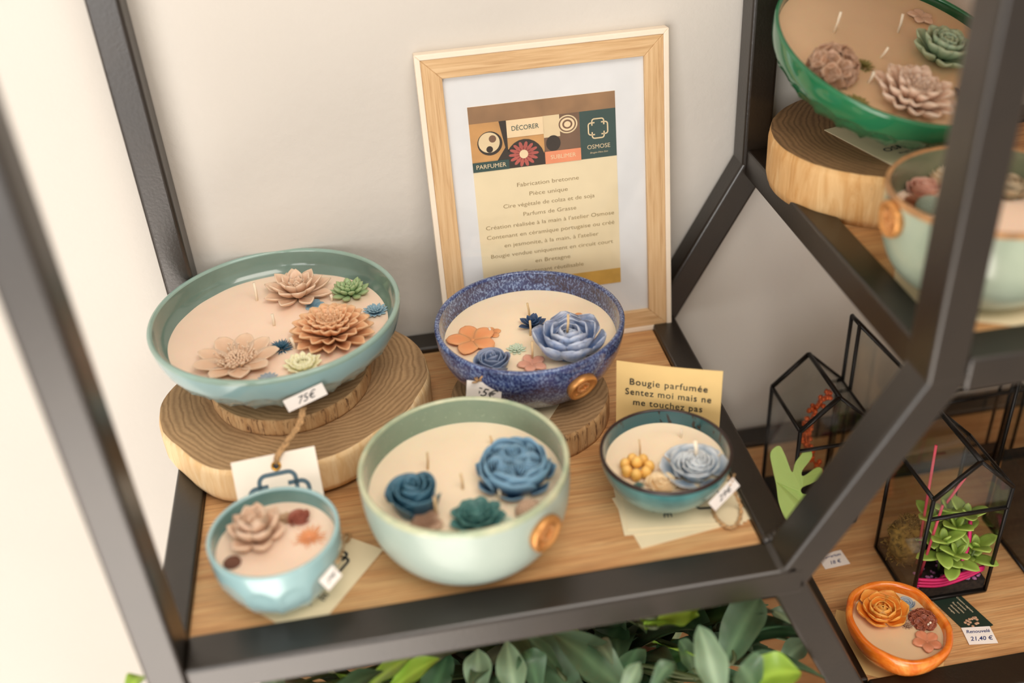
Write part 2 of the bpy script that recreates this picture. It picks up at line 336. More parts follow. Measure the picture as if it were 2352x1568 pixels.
def F_cosmos(s, n=9):
    mb = layered([(n, .22, .02, .78, .50, .18, .42, .05)], s, 'round', cup=.28, nu=9, nv=8, wave=.03, jit=.05)
    for i in range(46):
        a = R.uniform(0, 6.28); r = s*R.uniform(.22, .34); L = s*R.uniform(.13, .25)
        p = V((r*cos(a), r*sin(a), .06*s)); q = p+V((cos(a)*L*.8, sin(a)*L*.8, L*.9)); v, f = tube_vf([p, (p+q)/2, q], s*.016, 6); mb.add(v, f, [.5]*len(v))
        v, f = ell_vf(q, s*.03, s*.03, s*.03, 6, 4); mb.add(v, f, [.8]*len(v))
    for i in range(70):
        t = i/70; b = math.acos(1-t*.95); a = i*2.39996; c = V((sin(b)*cos(a)*.25, sin(b)*sin(a)*.25, .10+cos(b)*.17))*s
        v, f = ell_vf(c, s*.036, s*.036, s*.045, 6, 5); mb.add(v, f, [.6]*len(v))
    return mb
def F_five(s, n=5, mark=0):
    mb = layered([(n, .06, .06, .92, .74, .42, -.10, .24)], s, 'round', cup=.16, nu=9, nv=8, wave=.05)
    for i in range(8):
        a = i*.785; p = V((0, 0, .1*s)); q = V((cos(a)*.16*s, sin(a)*.16*s, .2*s)); v, f = tube_vf([p, q], s*.025, 6); mb.add(v, f, [.3]*len(v))
    v, f = ell_vf((0, 0, .16*s), .1*s, .1*s, .08*s, 8, 6); mb.add(v, f, [.0]*len(v)); return mb
def F_star(s): return layered([(6, .06, .02, .95, .50, .3, .5, .08), (6, .06, .10, .75, .42, .75, .95, .08), (4, .04, .16, .5, .3, 1.1, 1.3, .08)], s, 'spade', cup=.35, nu=7, nv=6)
def F_spiky(s, n=22): return layered([(n, .08, .0, .9, .14, .15, .35, .06), (n-4, .08, .06, .75, .13, .5, .7, .06), (n-8, .06, .1, .55, .12, .85, 1.0, .06), (8, .03, .12, .4, .1, 1.1, 1.3, .06)], s, 'leaf', cup=.4, nu=5, nv=4, jit=.1)
def F_daisy(s, n=13):
    mb = layered([(n, .16, .02, .8, .26, .25, .5, .1), (n-2, .14, .1, .6, .22, .55, .8, .1), (n-4, .1, .14, .4, .18, .8, 1.1, .09)], s, 'strap', cup=.4, nu=5, nv=5)
    for i in range(26):
        t = i/26; b = math.acos(1-t*.95); a = i*2.39996; v, f = ell_vf(V((sin(b)*cos(a)*.24, sin(b)*sin(a)*.24, .18+cos(b)*.16))*s, s*.05, s*.05, s*.06, 6, 5); mb.add(v, f, [.5]*len(v))
    return mb
def F_ring(s):   # rosette of rounded lobes with a raised crown ring
    mb = layered([(11, .3, .0, .66, .34, .3, .9, .12), (11, .28, .08, .5, .3, .6, 1.1, .12)], s, 'round', cup=.5, nu=6, nv=5)
    for i in range(16):
        a = i*pi/8; v, f = ell_vf((cos(a)*.34*s, sin(a)*.34*s, .3*s), .1*s, .1*s, .14*s, 8, 6); mb.add(v, f, [.8]*len(v))
    for i in range(20):
        a = i*2.4; r = .05*sqrt(i)*s; v, f = ell_vf((cos(a)*r, sin(a)*r, .22*s), .05*s, .05*s, .07*s, 6, 5); mb.add(v, f, [.3]*len(v))
    return mb
def F_rose(s, h=.95, rings_=5, th=.075):
    mb = MB(); ph = 1.0
    v, f = ell_vf((0, 0, s*.25), .72*s, .72*s, .42*s, 16, 8); mb.add(v, f)
    for k in range(rings_):
        t = k/(rings_-1); n = (2, 2, 3, 3, 4, 5)[k]; r = s*(.09+.80*t); z1 = s*h*(1.0-.30*t**1.6)
        for i in range(n):
            wrap(mb, r*.70+.02*s, r*.92, s*.05, z1*(1+R.uniform(-.03, .03)), 2.9/n+.35, ph+2*pi*i/n, th*s, .10, .030+.05*t, .16, sd=i*2+k, lip=.30, nv=16, rag=.02)
        ph += 1.35
    return mb
def F_openrose(s, h=.60):
    mb = MB(); ph = 1.
    for k in range(8):
        t = k/7; n = (3, 4, 5, 5, 5, 5, 5, 5)[k]; r = s*(.07+.48*t); z1 = s*h*(1.08-.36*t**1.5)
        for i in range(n):
            wrap(mb, r*.72, r, s*.02, z1, 3.3/n+.12, ph+2*pi*i/n, .045*s, .06, .12*t, .12, sd=i+k, lip=.12+.25*t, nv=12, rag=.02)
        ph += .75
    for q in (0, 1):
        for i in range(6): petal(mb, (.50-.14*q)*s, (.04+.14*q)*s, (.60-.08*q)*s, .92*s, .22+.3*q, .85+.3*q, ph+i*pi/3+q*.5, 'blunt', .26, .06*s, 9, 10)
    return mb
def F_peony(s, h=.85):
    mb = MB(); ph = .2
    v, f = ell_vf((0, 0, s*.15), .5*s, .5*s, .3*s, 14, 8); mb.add(v, f)
    for k in range(5):
        t = k/4; n = (3, 4, 5, 5, 6)[k]; L = s*(.62+.42*t); el = 1.35-.85*t
        for i in range(n):
            petal(mb, s*(.06+.20*t), s*(.16-.14*t), L, s*(.56+.30*t), el-.30, el+.95, ph+2*pi*i/n+R.uniform(-.15, .15), 'blunt', .42, .07*s, 10, 10, .03, sd=i+k)
        ph += 1.2
    return mb
def F_english(s, h=.80):
    mb = MB()
    v, f = ell_vf((0, 0, s*.18), .66*s, .66*s, .34*s, 18, 8); mb.add(v, f)
    for i in range(5):
        a0 = i*2*pi/5+.3
        for k in range(5):
            M_ = Matrix.Rotation(a0, 4, 'Z')@Matrix.Translation((.38*s, 0, 0)); m2 = MB(); rr = s*(.05+.068*k)
            for q in (0, 1): wrap(m2, rr*.85, rr, s*.30, s*h*(1.05-.035*k), 1.35, q*pi+pi/2+.12*k, .035*s, .02, .01, .05, sd=k, lip=.12, nv=12, rag=.03)
            mb.add(m2.v, m2.f, m2.a, M_)
    ph = 0
    for k in range(3):
        r = s*(.72+.06*k)
        for i in range(5): wrap(mb, r*.72, r, s*.02, s*h*(1.02-.11*k), .86, ph+2*pi*i/5, .05*s, .14, -.02, .06, sd=i+k, lip=.22, nv=14)
        ph += .62
    for i in range(7): petal(mb, .60*s, .0, .58*s, .70*s, .25, 1.05, i*2*pi/7+.3, 'spade', .30, .05*s, 7, 8)
    return mb
def F_berries(s):
    mb = MB(); pts = [(0, 0, .70)]+[(cos(a)*.62, sin(a)*.62, .40) for a in (0.2, 1.1, 2.0, 2.9, 3.8, 4.7, 5.5)]
    for p in pts: v, f = ell_vf(V(p)*s, .29*s, .29*s, .36*s, 16, 10); mb.add(v, f, [max(0, (q[2]/s-p[2])*2) for q in v])
    return mb
def F_hydr(s):
    mb = MB()
    for i in range(24):
        t = (i+.5)/24; b = math.acos(1-t*1.15); a = i*2.39996; nrm = V((sin(b)*cos(a), sin(b)*sin(a), cos(b)))
        Q = nrm.to_track_quat('Z', 'Y').to_matrix().to_4x4(); M_ = Matrix.Translation(V((nrm.x*.62, nrm.y*.62, .25+nrm.z*.55))*s)@Q@Matrix.Rotation(R.uniform(0, 1.5), 4, 'Z'); m2 = MB()
        for k in range(4): petal(m2, .01*s, 0, .40*s, .44*s, .35+R.uniform(-.15, .25), .85, k*pi/2, 'spade', .35, .05*s, 6, 6)
        v, f = ell_vf((0, 0, .04*s), .04*s, .04*s, .04*s, 6, 4); m2.add(v, f, [.9]*len(v)); mb.add(m2.v, m2.f, m2.a, M_)
    return mb
def F_pom(s):
    mb = MB()
    for i in range(120):
        t = (i+.5)/120; b = math.acos(1-t*1.3); a = i*2.39996; c = V((sin(b)*cos(a)*.78, sin(b)*sin(a)*.78, .3+cos(b)*.55))*s
        v, f = ell_vf(c, .13*s, .13*s, .13*s, 7, 5, .3, i); mb.add(v, f, [min(1, (q[2]/s)*1.1) for q in v])
    v, f = ell_vf((0, 0, .3*s), .78*s, .78*s, .5*s, 16, 10); mb.add(v, f); return mb
def F_bud(s): return F_rose(s, 1.35, 5, .09)
FL = dict(lotus=F_lotus, lotusfat=F_lotusfat, succ=F_succ, dahlia=F_dahlia, chrys=F_chrys, echev=F_echev, cosmos=F_cosmos, five=F_five, spiky=F_spiky, star=F_star, daisy=F_daisy, ring=F_ring, rose=F_rose, openrose=F_openrose, peony=F_peony, english=F_english, berries=F_berries, hydr=F_hydr, pom=F_pom, bud=F_bud)

# ------------------------------------------------------------------ bowls
def profile(kind, Rr, H, rf):
    if kind == 'flare': return lambda t: rf+(Rr-rf)*(.06*t+.94*sin(pi/2*min(1, t**.56)))
    if kind == 'deep': return lambda t: rf+(Rr-rf)*(1-(1-t)**3.2)**.58
    if kind == 'round': return lambda t: rf+(Rr-rf)*(1-(1-t)**2.0)**.72
    return lambda t: rf+(Rr-rf)*t
class Bowl:
    def __init__(s, name, label, loc, Rr, H, rf, kind, mat, rimmat=None, innermat=None, waxm='wax', waxz=.02, th=.0035, scallop=0, rot=(0, 0, 0), bowlpart='bowl', foot=.003, polar=None, cat='candle'):
        s.e = empty(name, loc, rot); tag(s.e, label, cat); s.loc = V(loc); s.R = Rr; s.H = H; s.pf = profile(kind, Rr, H, rf); s.rf = rf; s.rot = rot
        s.M = Matrix.Translation(s.loc)@(Matrix.Rotation(rot[2], 4, 'Z')@Matrix.Rotation(rot[1], 4, 'Y')@Matrix.Rotation(rot[0], 4, 'X'))
        N = 144; NT_ = 26; v = []; f = []; fm = []; rings_ = []
        def sc(t, a):
            k = 1.0
            if scallop:
                n, z0, z1, dep = scallop; q = (t-(z0+z1)/2)/((z1-z0)/2); ph = ((a*n/(2*pi)) % 1)*2-1; d = 1-(q*q+ph*ph*.85)
                if d > 0: k = 1-dep*min(1, d*2.2)**.5*(1-.25*ph*ph)
            return k
        pl = polar or (lambda a: 1.0)
        prof = [(rf*.9, 0, 0), (rf, .0006, 0)]
        for i in range(NT_+1):
            t = i/NT_; prof.append((s.pf(t) if t > 0 else rf, foot+(H-foot)*t, t+1e-6))
        outer_n = len(prof)
        for a_ in (.35, .8, 1.2, 1.6, 2.1, 2.6): prof.append((Rr-th/2+th/2*cos(a_), H+th/2*sin(a_)*.9, 0))
        hi = H; NI = 14
        for i in range(NI+1):
            t = 1-i/NI*.93; prof.append((max(.002, s.pf(t)-th*(1.0+.5*(1-t))-(scallop[3]*Rr*min(1, max(0, (scallop[2]+.08-t)/.16)) if scallop else 0)), foot+th*.6+(H-foot-th*.6)*t, -1))
        prof.append((.0001, foot+th*.8, -1)); n0 = len(prof)
        for (r, z, t) in prof:
            for k in range(N):
                a = 2*pi*k/N; rr = r*pl(a)*(sc(t, a) if t > 0 else 1); v.append((rr*cos(a), rr*sin(a), z))
        for i in range(n0-1):
            for k in range(N):
                k2 = (k+1) % N; f.append((i*N+k, i*N+k2, (i+1)*N+k2, (i+1)*N+k)); fm.append(1 if outer_n-2 <= i < outer_n+6 else (2 if i >= outer_n+6 else 0))
        f.append(tuple(range(N))[::-1]); fm.append(0)
        mesh(bowlpart, v, f, None, s.e, True, None, [mat, rimmat or mat, innermat or mat], fm)
        s.wz = H-waxz; t = (s.wz-foot)/(H-foot); wr = s.pf(t)-th*1.02; v = []; f = []; nr = 10
        for j in range(nr+1):
            for k in range(N):
                a = 2*pi*k/N; q = j/nr; rr = wr*q*pl(a); z = s.wz+.0018*max(0, (q-.93)/.07)**2+.0004*noise.noise(V((rr*cos(a)*40, rr*sin(a)*40, loc[0]))); v.append((rr*cos(a), rr*sin(a), z))
        for j in range(nr):
            for k in range(N): k2 = (k+1) % N; f.append((j*N+k, j*N+k2, (j+1)*N+k2, (j+1)*N+k))
        mesh('wax', v, f, M[waxm], s.e); s.wr = wr
    def local(s, p): return s.M.inverted()@V(p)
    def hit(s, px, py, z):
        Mi = s.M.inverted(); d = Mi.to_3x3()@(FWD+(px-1176)/FPX*RGT-(py-784)/FPX*UPV); c = Mi@CAM; return c+d*((z-c.z)/d.z)
    def put(s, kind, name, px, py, rpx, mat, sink=.0, tilt=(0, 0), rot=None, hz=.4, squash=1, label=None):
        size = rpx/FPX*(s.M@s.hit(px, py, s.wz)-CAM).length
        p = s.hit(px, py, s.wz+size*hz*squash); mb = FL[kind](size)
        o = mb.build(name, mat, s.e); o.location = (p.x, p.y, s.wz-.0006-sink*size); o.rotation_euler = (tilt[0], tilt[1], rot if rot is not None else R.uniform(0, 6)); o.scale = (1, 1, squash)
        if label: o['label'] = label
        return o
    def wick(s, bx, by, tx, ty, white=False, r=.0009, dz=0):
        bl = s.hit(bx, by, s.wz+dz); best = None
        for i in range(1, 60):
            q = s.M@(bl+V((0, 0, i*.0005))); d = abs(pr(q)[1]-ty)
            if best is None or d < best[0]: best = (d, i*.0005)
        q = s.M@(bl+V((0, 0, best[1]))); dx = (tx-pr(q)[0])/FPX*(q-CAM).length; ql = s.local(q+RGT*dx)
        mid = (bl+ql)/2+V((.0004, 0, 0)); tube('wick', [bl-V((0, 0, .001)), mid, ql], r, M['wick_white' if white else 'wick'], s.e, 8)
    def wall(s, px, py):
        best = None
        for i in range(0, 41):
            t = i/40
            for k in range(-100, 20, 2):
                a = radians(k*1.0-0) if True else 0; r = s.pf(t); q = s.M@V((r*cos(a), r*sin(a), .003+(s.H-.003)*t)); x, y = pr(q); d = (x-px)**2+(y-py)**2
                if best is None or d < best[0]: best = (d, a, t)
        for k in range(-180, -100, 2):
            for i in range(0, 41):
                t = i/40; a = radians(k); r = s.pf(t); q = s.M@V((r*cos(a), r*sin(a), .003+(s.H-.003)*t)); x, y = pr(q); d = (x-px)**2+(y-py)**2
                if d < best[0]: best = (d, a, t)
        d, a, t = best; e = .02; r = s.pf(t); dr = s.pf(min(1, t+e))-s.pf(max(0, t-e)); dz = (s.H-.003)*(min(1, t+e)-max(0, t-e))
        n = V((cos(a)*dz, sin(a)*dz, -dr)).normalized(); p = V((r*cos(a), r*sin(a), .003+(s.H-.003)*t)); return p, n, a, t

# logo strokes ------------------------------------------------------
def strokes(paths, wd, z=0, th=.0):
    mb = MB()
    for p in paths:
        p = [V((a, b)) for a, b in p]; n = len(p); v = []
        for i in range(n):
            d = (p[min(i+1, n-1)]-p[max(i-1, 0)]).normalized(); q = V((-d.y, d.x))*wd/2
            v += [(p[i].x+q.x, p[i].y+q.y, z+th), (p[i].x-q.x, p[i].y-q.y, z+th)]
        f = [(2*i+1, 2*i+3, 2*i+2, 2*i) for i in range(n-1)]
        if th:
            m_ = len(v); v += [(a, b, z) for a, b, c in v]; f += [(2*i, 2*i+2, m_+2*i+2, m_+2*i) for i in range(n-1)]+[(2*i+3, 2*i+1, m_+2*i+1, m_+2*i+3) for i in range(n-1)]
        mb.add(v, f)
    return mb
def logo_paths(s, cx=0, cy=0):
    def arc(x, y, r, a0, a1, n=6): return [(x+r*cos(a0+(a1-a0)*i/n), y+r*sin(a0+(a1-a0)*i/n)) for i in range(n+1)]
    A, B, r = .37, .6, .15; P_ = []
    base = [(-A, .2)]+arc(-A+r, B-r, r, pi, pi/2)+arc(A-r, B-r, r, pi/2, 0)+[(A, .2)]
    for k in range(4):
        c, s_ = cos(k*pi/2), sin(k*pi/2); P_.append([((x*c-y*s_)*s+cx, (x*s_+y*c)*s+cy) for x, y in base])
    return P_
def logo(s, mat, parent, x=0, y=0, z=.0003, name='logo', wd=.055, th=0, rot=0):
    o = strokes(logo_paths(s), s*wd*2 if wd > .03 else wd, 0, th).build(name, mat, parent, False); o.location = (x, y, z); o.rotation_euler = (0, 0, rot); return o
def text(body, size, mat, parent, x=0, y=0, z=.0003, rot=0, width=None, align='CENTER', shear=0, name='lettering', ext=0, off=0, space=1):
    c = D_.curves.new('t', 'FONT'); c.body = body; c.size = size; c.align_x = align; c.align_y = 'CENTER'; c.shear = shear; c.extrude = ext; c.offset = off; c.space_character = space; c.resolution_u = 3
    t = D_.objects.new('t', c); COL.objects.link(t); dg = bpy.context.evaluated_depsgraph_get(); me = D_.meshes.new_from_object(t.evaluated_get(dg)); me.name = name
    D_.objects.remove(t, do_unlink=True); me.materials.clear(); me.materials.append(mat)
    if width and len(me.vertices):
        xs = [v.co.x for v in me.vertices]; k = width/(max(xs)-min(xs))
        for v in me.vertices: v.co.x *= k
    o = D_.objects.new(name, me); COL.objects.link(o); o.parent = parent; o.location = (x, y, z); o.rotation_euler = (0, 0, rot); return o
def sheet(name, wd, ht, mat, parent=None, th=.0004, bend=0, nx=10, ny=6, curl=None):
    v = []; f = []
    for s_ in (0, 1):
        for j in range(ny+1):
            for i in range(nx+1):
                x = (i/nx-.5)*wd; y = (j/ny-.5)*ht; z = bend*((2*i/nx-1)**2)+(curl(i/nx, j/ny) if curl else 0); v.append((x, y, z+(th if s_ == 0 else 0)))
    n = (nx+1)*(ny+1); c = nx+1
    for j in range(ny):
        for i in range(nx): a = j*c+i; f.append((a, a+1, a+c+1, a+c)); f.append((n+a, n+a+c, n+a+c+1, n+a+1))
    for i in range(nx): f.append((i, n+i, n+i+1, i+1)); a = ny*c+i; f.append((a, a+1, n+a+1, n+a))
    for j in range(ny): a = j*c; f.append((a, a+c, n+a+c, n+a)); a += nx; f.append((a, n+a, n+a+c, a+c))
    return mesh(name, v, f, mat, parent, False)
def basis(o, origin, xa, ya):
    xa = V(xa).normalized(); ya = V(ya); ya = (ya-xa*ya.dot(xa)).normalized(); za = xa.cross(ya)
    m_ = Matrix((xa, ya, za)).transposed().to_4x4(); m_.translation = V(origin); o.matrix_world = m_; return o
def card(name, label, cx, cy, z, ang, wd=.085, ht=.055, mat='card', cat='card', printed=True, flip=False, extra=None, group=None):
    e = empty(name, (cx, cy, z), (0, 0, radians(ang))); tag(e, label, cat, group); sheet('paper_sheet', wd, ht, M[mat], e, .0004)
    if printed:
        r0 = pi if flip else 0; k = -1 if flip else 1
        logo(.019, M['ink'], e, k*-.017, 0, .0006, rot=pi/2); text('OSMOSE', .0085, M['ink'], e, k*.0125, 0, .0006, rot=pi/2+r0, width=.036, off=.0001); text('Bougie artisanale', .0036, M['ink'], e, k*.0215, 0, .0006, rot=pi/2+r0, shear=.3)
    return e
def seal(b, px, py, r=.0115):
    p, n, a, t = b.wall(px, py); g = empty('wax_seal_', (0, 0, 0)); D_.objects.remove(g, do_unlink=True)
    mb = MB(); N = 40; v = []; f = []
    prof = [(0, .0022), (.70, .0022), (.76, .0032), (.86, .0040), (.95, .0034), (1, .0018), (1, -.0016), (0, -.0016)]
    for (q, z) in prof:
        for k in range(N):
            aa = 2*pi*k/N; wob = 1+.025*sin(3*aa+1)+.015*sin(5*aa); v.append((q*r*wob*cos(aa), q*r*wob*sin(aa), z))
    for i in range(len(prof)-1):
        for k in range(N): k2 = (k+1) % N; f.append((i*N+k, i*N+k2, (i+1)*N+k2, (i+1)*N+k))
    o = mesh('wax_seal', v, [q[::-1] for q in f], M['gold'], b.e); up = V((0, 0, 1)); x = up.cross(n).normalized(); y = n.cross(x)
    m_ = Matrix((x, y, n)).transposed().to_4x4(); m_.translation = p+n*.0006; o.matrix_local = m_; o['label'] = 'round gold wax seal'
    logo(r*.62, M['gold_light'], o, 0, r*.12, .0022, wd=.06, th=.0010, name='embossed_logo'); text('OSMOSE', r*.22, M['gold_light'], o, 0, -r*.52, .0022, width=r*.8, ext=.0003, name='embossed_lettering'); return o

# ------------------------------------------------------------------ wood slices
RA = rings('ring_face_pale', (180, 146, 106), (134, 102, 68), .02, .02, 60); RB = rings('ring_face_dark', (150, 113, 76), (96, 68, 42), .03, .0, 60)
BK1 = bark('bark_pale', (244, 218, 176), (224, 186, 134), (150, 110, 72), .70); BK2 = bark('bark_rough', (202, 168, 122), (166, 126, 82), (98, 66, 40), .56); BK3 = bark('bark_yellow', (228, 190, 136), (202, 152, 92), (128, 92, 66), .68)
def log(name, label, c, rad, z, h, top, side, sd=0, amp=.03, rot=(0, 0, 0), out=None, nz=6):
    N = 120; v = []; f = []; fm = []
    def rr(a):
        base = out(a) if out else 1
        return rad*base*(1+amp*noise.noise(V((cos(a)*1.3+sd, sin(a)*1.3, sd)))+amp*.35*noise.noise(V((cos(a)*5+sd, sin(a)*5, sd))))
    for j in range(nz+1):
        q = j/nz; ins = .985 if j in (0, nz) else 1
        for k in range(N):
            a = 2*pi*k/N; r = rr(a)*ins*(1+.006*noise.noise(V((a*9, q*2, sd)))-.0*q); v.append((r*cos(a), r*sin(a), h*q))
    for j in range(nz):
        for k in range(N): k2 = (k+1) % N; f.append((j*N+k, j*N+k2, (j+1)*N+k2, (j+1)*N+k)); fm.append(1)
    f.append(tuple(range(N))[::-1]); fm.append(0); f.append(tuple(nz*N+k for k in range(N))); fm.append(0)
    o = mesh(name, v, f, None, None, False, None, [top, side], fm); o.location = (c[0], c[1], z); o.rotation_euler = rot
    me = o.data; me.polygons.foreach_set('use_smooth', [i == 1 for i in fm]); tag(o, label, 'wood slice'); return o
def bigout(a):   # corner-cut outline of the large slice, measured on the ring face
    pts = [(-180, 1.02), (-165, 1.02), (-145, .985), (-125, 1.0), (-100, .93), (-75, .92), (-50, .90), (-25, .97), (0, 1.03), (25, 1.05), (50, 1.03), (90, .86), (120, .84), (150, .93), (180, 1.02)]
    d = math.degrees(atan2(sin(a), cos(a)))
    for (a0, r0), (a1, r1) in zip(pts, pts[1:]):
        if a0 <= d <= a1: t = (d-a0)/(a1-a0); t = t*t*(3-2*t); return r0+(r1-r0)*t
    return 1
TL_ = (0, 0, 0)
log('wood_slice', 'large pale wood slice at the left under a smaller slice', (-.3285, .2465), .1065, .0124, .0310, RA, BK1, 2, .015, TL_, bigout)
log('wood_slice', 'small rough-barked wood slice stacked between the large slice and the teal fluted bowl', (-.3300, .2500), .0640, 0.0436, .0150, RA, BK2, 5, .03, TL_)
log('wood_slice', 'wood slice with split bark under the speckled blue bowl', (-.1410, .2130), .0640, ZM+.0002, .0235, RA, BK2, 8, .03)
log('wood_slice', 'thick yellow wood slice with dark ring face under the green bowl', (.1590, .2540), .0890, ZU+.0002, .0415, RB, BK3, 11, .02)

# ------------------------------------------------------------------ cards under the bowls
card('business_card', 'lower cream card of the pair under the small pale blue bowl', -.3274, .0750, ZM+.0001, 45, printed=False)
e = card('business_card', 'upper printed cream card sticking out right of the small pale blue bowl', -.3179, .0669, ZM+.0007, 53, flip=True)
card('business_card', 'bottom cream card of the stack under the small dark teal bowl, turned most', -.054, .079, ZM+.0001, 8, printed=False, group=None)
card('business_card', 'plain middle cream card of the stack under the small dark teal bowl', -.056, .084, ZM+.0006, -5, printed=False)
card('business_card', 'printed top cream card of the stack under the small dark teal bowl', -.0515, .087, ZM+.0011, -7, flip=True)
card('business_card', 'printed cream card wedged under the speckled blue bowl on its wood slice', -.139, .213, ZM+.0243, 57)
e = card('business_card', 'folded printed cream card under the green bowl on the thick slice', .1530, .2330, ZU+.0422, -75, wd=.085, ht=.060)
card('business_card', 'cream card under the celadon bowl on the upper right shelf', .1300, .0730, ZU+.0001, -28, printed=False)
card('business_card', 'tan cream card hanging over the shelf edge under the orange bowl', .1180, .0560, ZL+.0002, -32, .088, .06, 'yellow_card', printed=False)

# ------------------------------------------------------------------ bowl: large teal
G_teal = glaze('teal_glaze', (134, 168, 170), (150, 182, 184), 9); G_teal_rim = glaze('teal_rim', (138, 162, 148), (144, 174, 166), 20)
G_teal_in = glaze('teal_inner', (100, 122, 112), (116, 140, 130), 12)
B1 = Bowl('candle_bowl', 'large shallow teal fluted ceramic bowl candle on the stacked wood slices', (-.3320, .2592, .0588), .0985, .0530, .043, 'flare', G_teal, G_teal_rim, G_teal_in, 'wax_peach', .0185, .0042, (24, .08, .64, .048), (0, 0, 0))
beige = waxmat('beige_flower', (214, 178, 148), (232, 206, 182)); green = waxmat('green_succulent', (150, 182, 132), (176, 150, 120), amount=.25)
peach = waxmat('peach_dahlia', (206, 146, 98), (236, 194, 156)); cream = waxmat('cream_flower', (226, 222, 176), (240, 236, 205))
dteal = waxmat('deep_teal_wax', (34, 78, 102), (70, 120, 146)); lblue = waxmat('light_blue_wax', (110, 150, 172), (160, 190, 202)); gblue = waxmat('grey_blue_wax', (130, 150, 168), (176, 190, 196))
B1.put('lotus', 'lotus_flower', 680, 650, 80, beige, label='beige lotus flower')
B1.put('succ', 'succulent_flower', 802, 657, 52, green, label='green succulent flower')
B1.put('dahlia', 'dahlia_flower', 760, 750, 100, peach, hz=.3, label='peach dahlia flower', squash=.9)
B1.put('cosmos', 'anemone_flower', 543, 820, 96, beige, hz=.15, label='beige open flower with nine petals')
B1.put('ring', 'rosette_flower', 695, 832, 50, cream, hz=.25, label='pale cream rosette flower')
B1.put('spiky', 'aster_flower', 645, 795, 30, dteal, hz=.2, label='deep teal aster')
B1.put('daisy', 'daisy_flower', 862, 712, 32, lblue, hz=.2, label='light blue daisy')
B1.put('daisy', 'daisy_flower', 615, 868, 28, gblue, hz=.2, squash=.6, label='grey blue daisy half sunk at the front')
B1.put('five', 'blossom_flower', 722, 700, 26, lblue, hz=.1, squash=.6, label='pale blue blossom behind the dahlia')
B1.wick(590, 690, 583, 650, True, .0012); B1.wick(629, 747, 625, 722, True, .0012); B1.wick(678, 800, 667, 775, True, .0014); B1.wick(762, 690, 760, 677, True, .0012)

# ------------------------------------------------------------------ bowl: speckled blue
G_blue = glaze('speckled_blue', (34, 40, 82), (58, 76, 130), 10, .18, ((122, 150, 196), 260, .47)); G_blue_in = glaze('blue_inner', (58, 58, 84), (70, 84, 128), 10, .2, ((104, 128, 170), 240, .55))
def blue_glaze(name, low, mid, hi):
    t = NT(name); c = t.n('ShaderNodeTexCoord'); n = t.noise(t.obj((1, 1, 2.2)), 26, 4, .6); n2 = t.noise(t.obj((1, 1, .6)), 620, 4, .75)
    col = t.ramp(n, [(.32, low), (.52, mid), (.72, hi)]); f = t.ramp(n2, [(.50, (0, 0, 0)), (.58, (255, 255, 255))]); col2 = t.ramp(n, [(.3, (72, 86, 132)), (.62, (146, 170, 208))])
    t.base(t.mix(f, col, col2)); t.set(Roughness=.2, Coat_Weight=.6, Coat_Roughness=.05); t.bump(n2, .1, .0006); return t.m
G_blue = blue_glaze('speckled_blue_glaze', (30, 32, 66), (44, 58, 112), (84, 108, 160)); G_blue_in = blue_glaze('speckled_blue_inner', (58, 52, 66), (62, 66, 104), (86, 104, 148))
B2 = Bowl('candle_bowl', 'speckled dark blue ceramic bowl candle on a wood slice before the picture frame', (-.1352, .2300, ZM+.0249), .0757, .0575, .042, 'round', G_blue, G_blue, G_blue_in, 'wax', .0165, .0042)
pblue = waxmat('peony_blue', (104, 134, 182), (190, 198, 214), amount=.9, mott=.7); navy = waxmat('navy_wax', (28, 52, 86), (62, 92, 130)); rblue = waxmat('rose_blue', (78, 100, 136), (142, 158, 186)); oran = waxmat('orange_blossom', (226, 148, 96), (240, 178, 128), sss=.4)
pink = waxmat('dusty_pink', (206, 146, 126), (226, 178, 158)); mint = waxmat('mint_wax', (186, 206, 182), (206, 220, 200))
B2.put('peony', 'peony_flower', 1308, 772, 86, pblue, label='large mottled blue peony', hz=.5)
B2.put('star', 'star_flower', 1224, 738, 38, navy, label='navy star flower', hz=.4)
B2.put('five', 'plumeria_flower', 1086, 782, 62, oran, label='flat orange five-petal blossom', hz=.1, squash=.7)
B2.put('five', 'plumeria_flower', 1128, 764, 26, oran, hz=.1, squash=.6, label='small orange blossom beside the flat orange one')
B2.put('rose', 'rose_flower', 1130, 826, 44, rblue, label='slate blue rose', hz=.5)
B2.put('succ', 'rosette_flower', 1186, 800, 26, mint, hz=.2, squash=.6, label='pale mint rosette')
B2.put('five', 'blossom_flower', 1222, 834, 38, pink, hz=.2, label='dusty pink five-petal blossom')
B2.put('five', 'blossom_flower', 1322, 730, 26, oran, hz=.2, squash=.6, label='orange flower mostly hidden by the peony')
B2.wick(1216, 728, 1211, 696); B2.wick(1218, 770, 1217, 736); B2.wick(1303, 760, 1305, 722, False, .0010, .022); B2.wick(1222, 830, 1222, 785); B2.wick(1127, 768, 1124, 752, True)
seal(B2, 1335, 883, .0125)

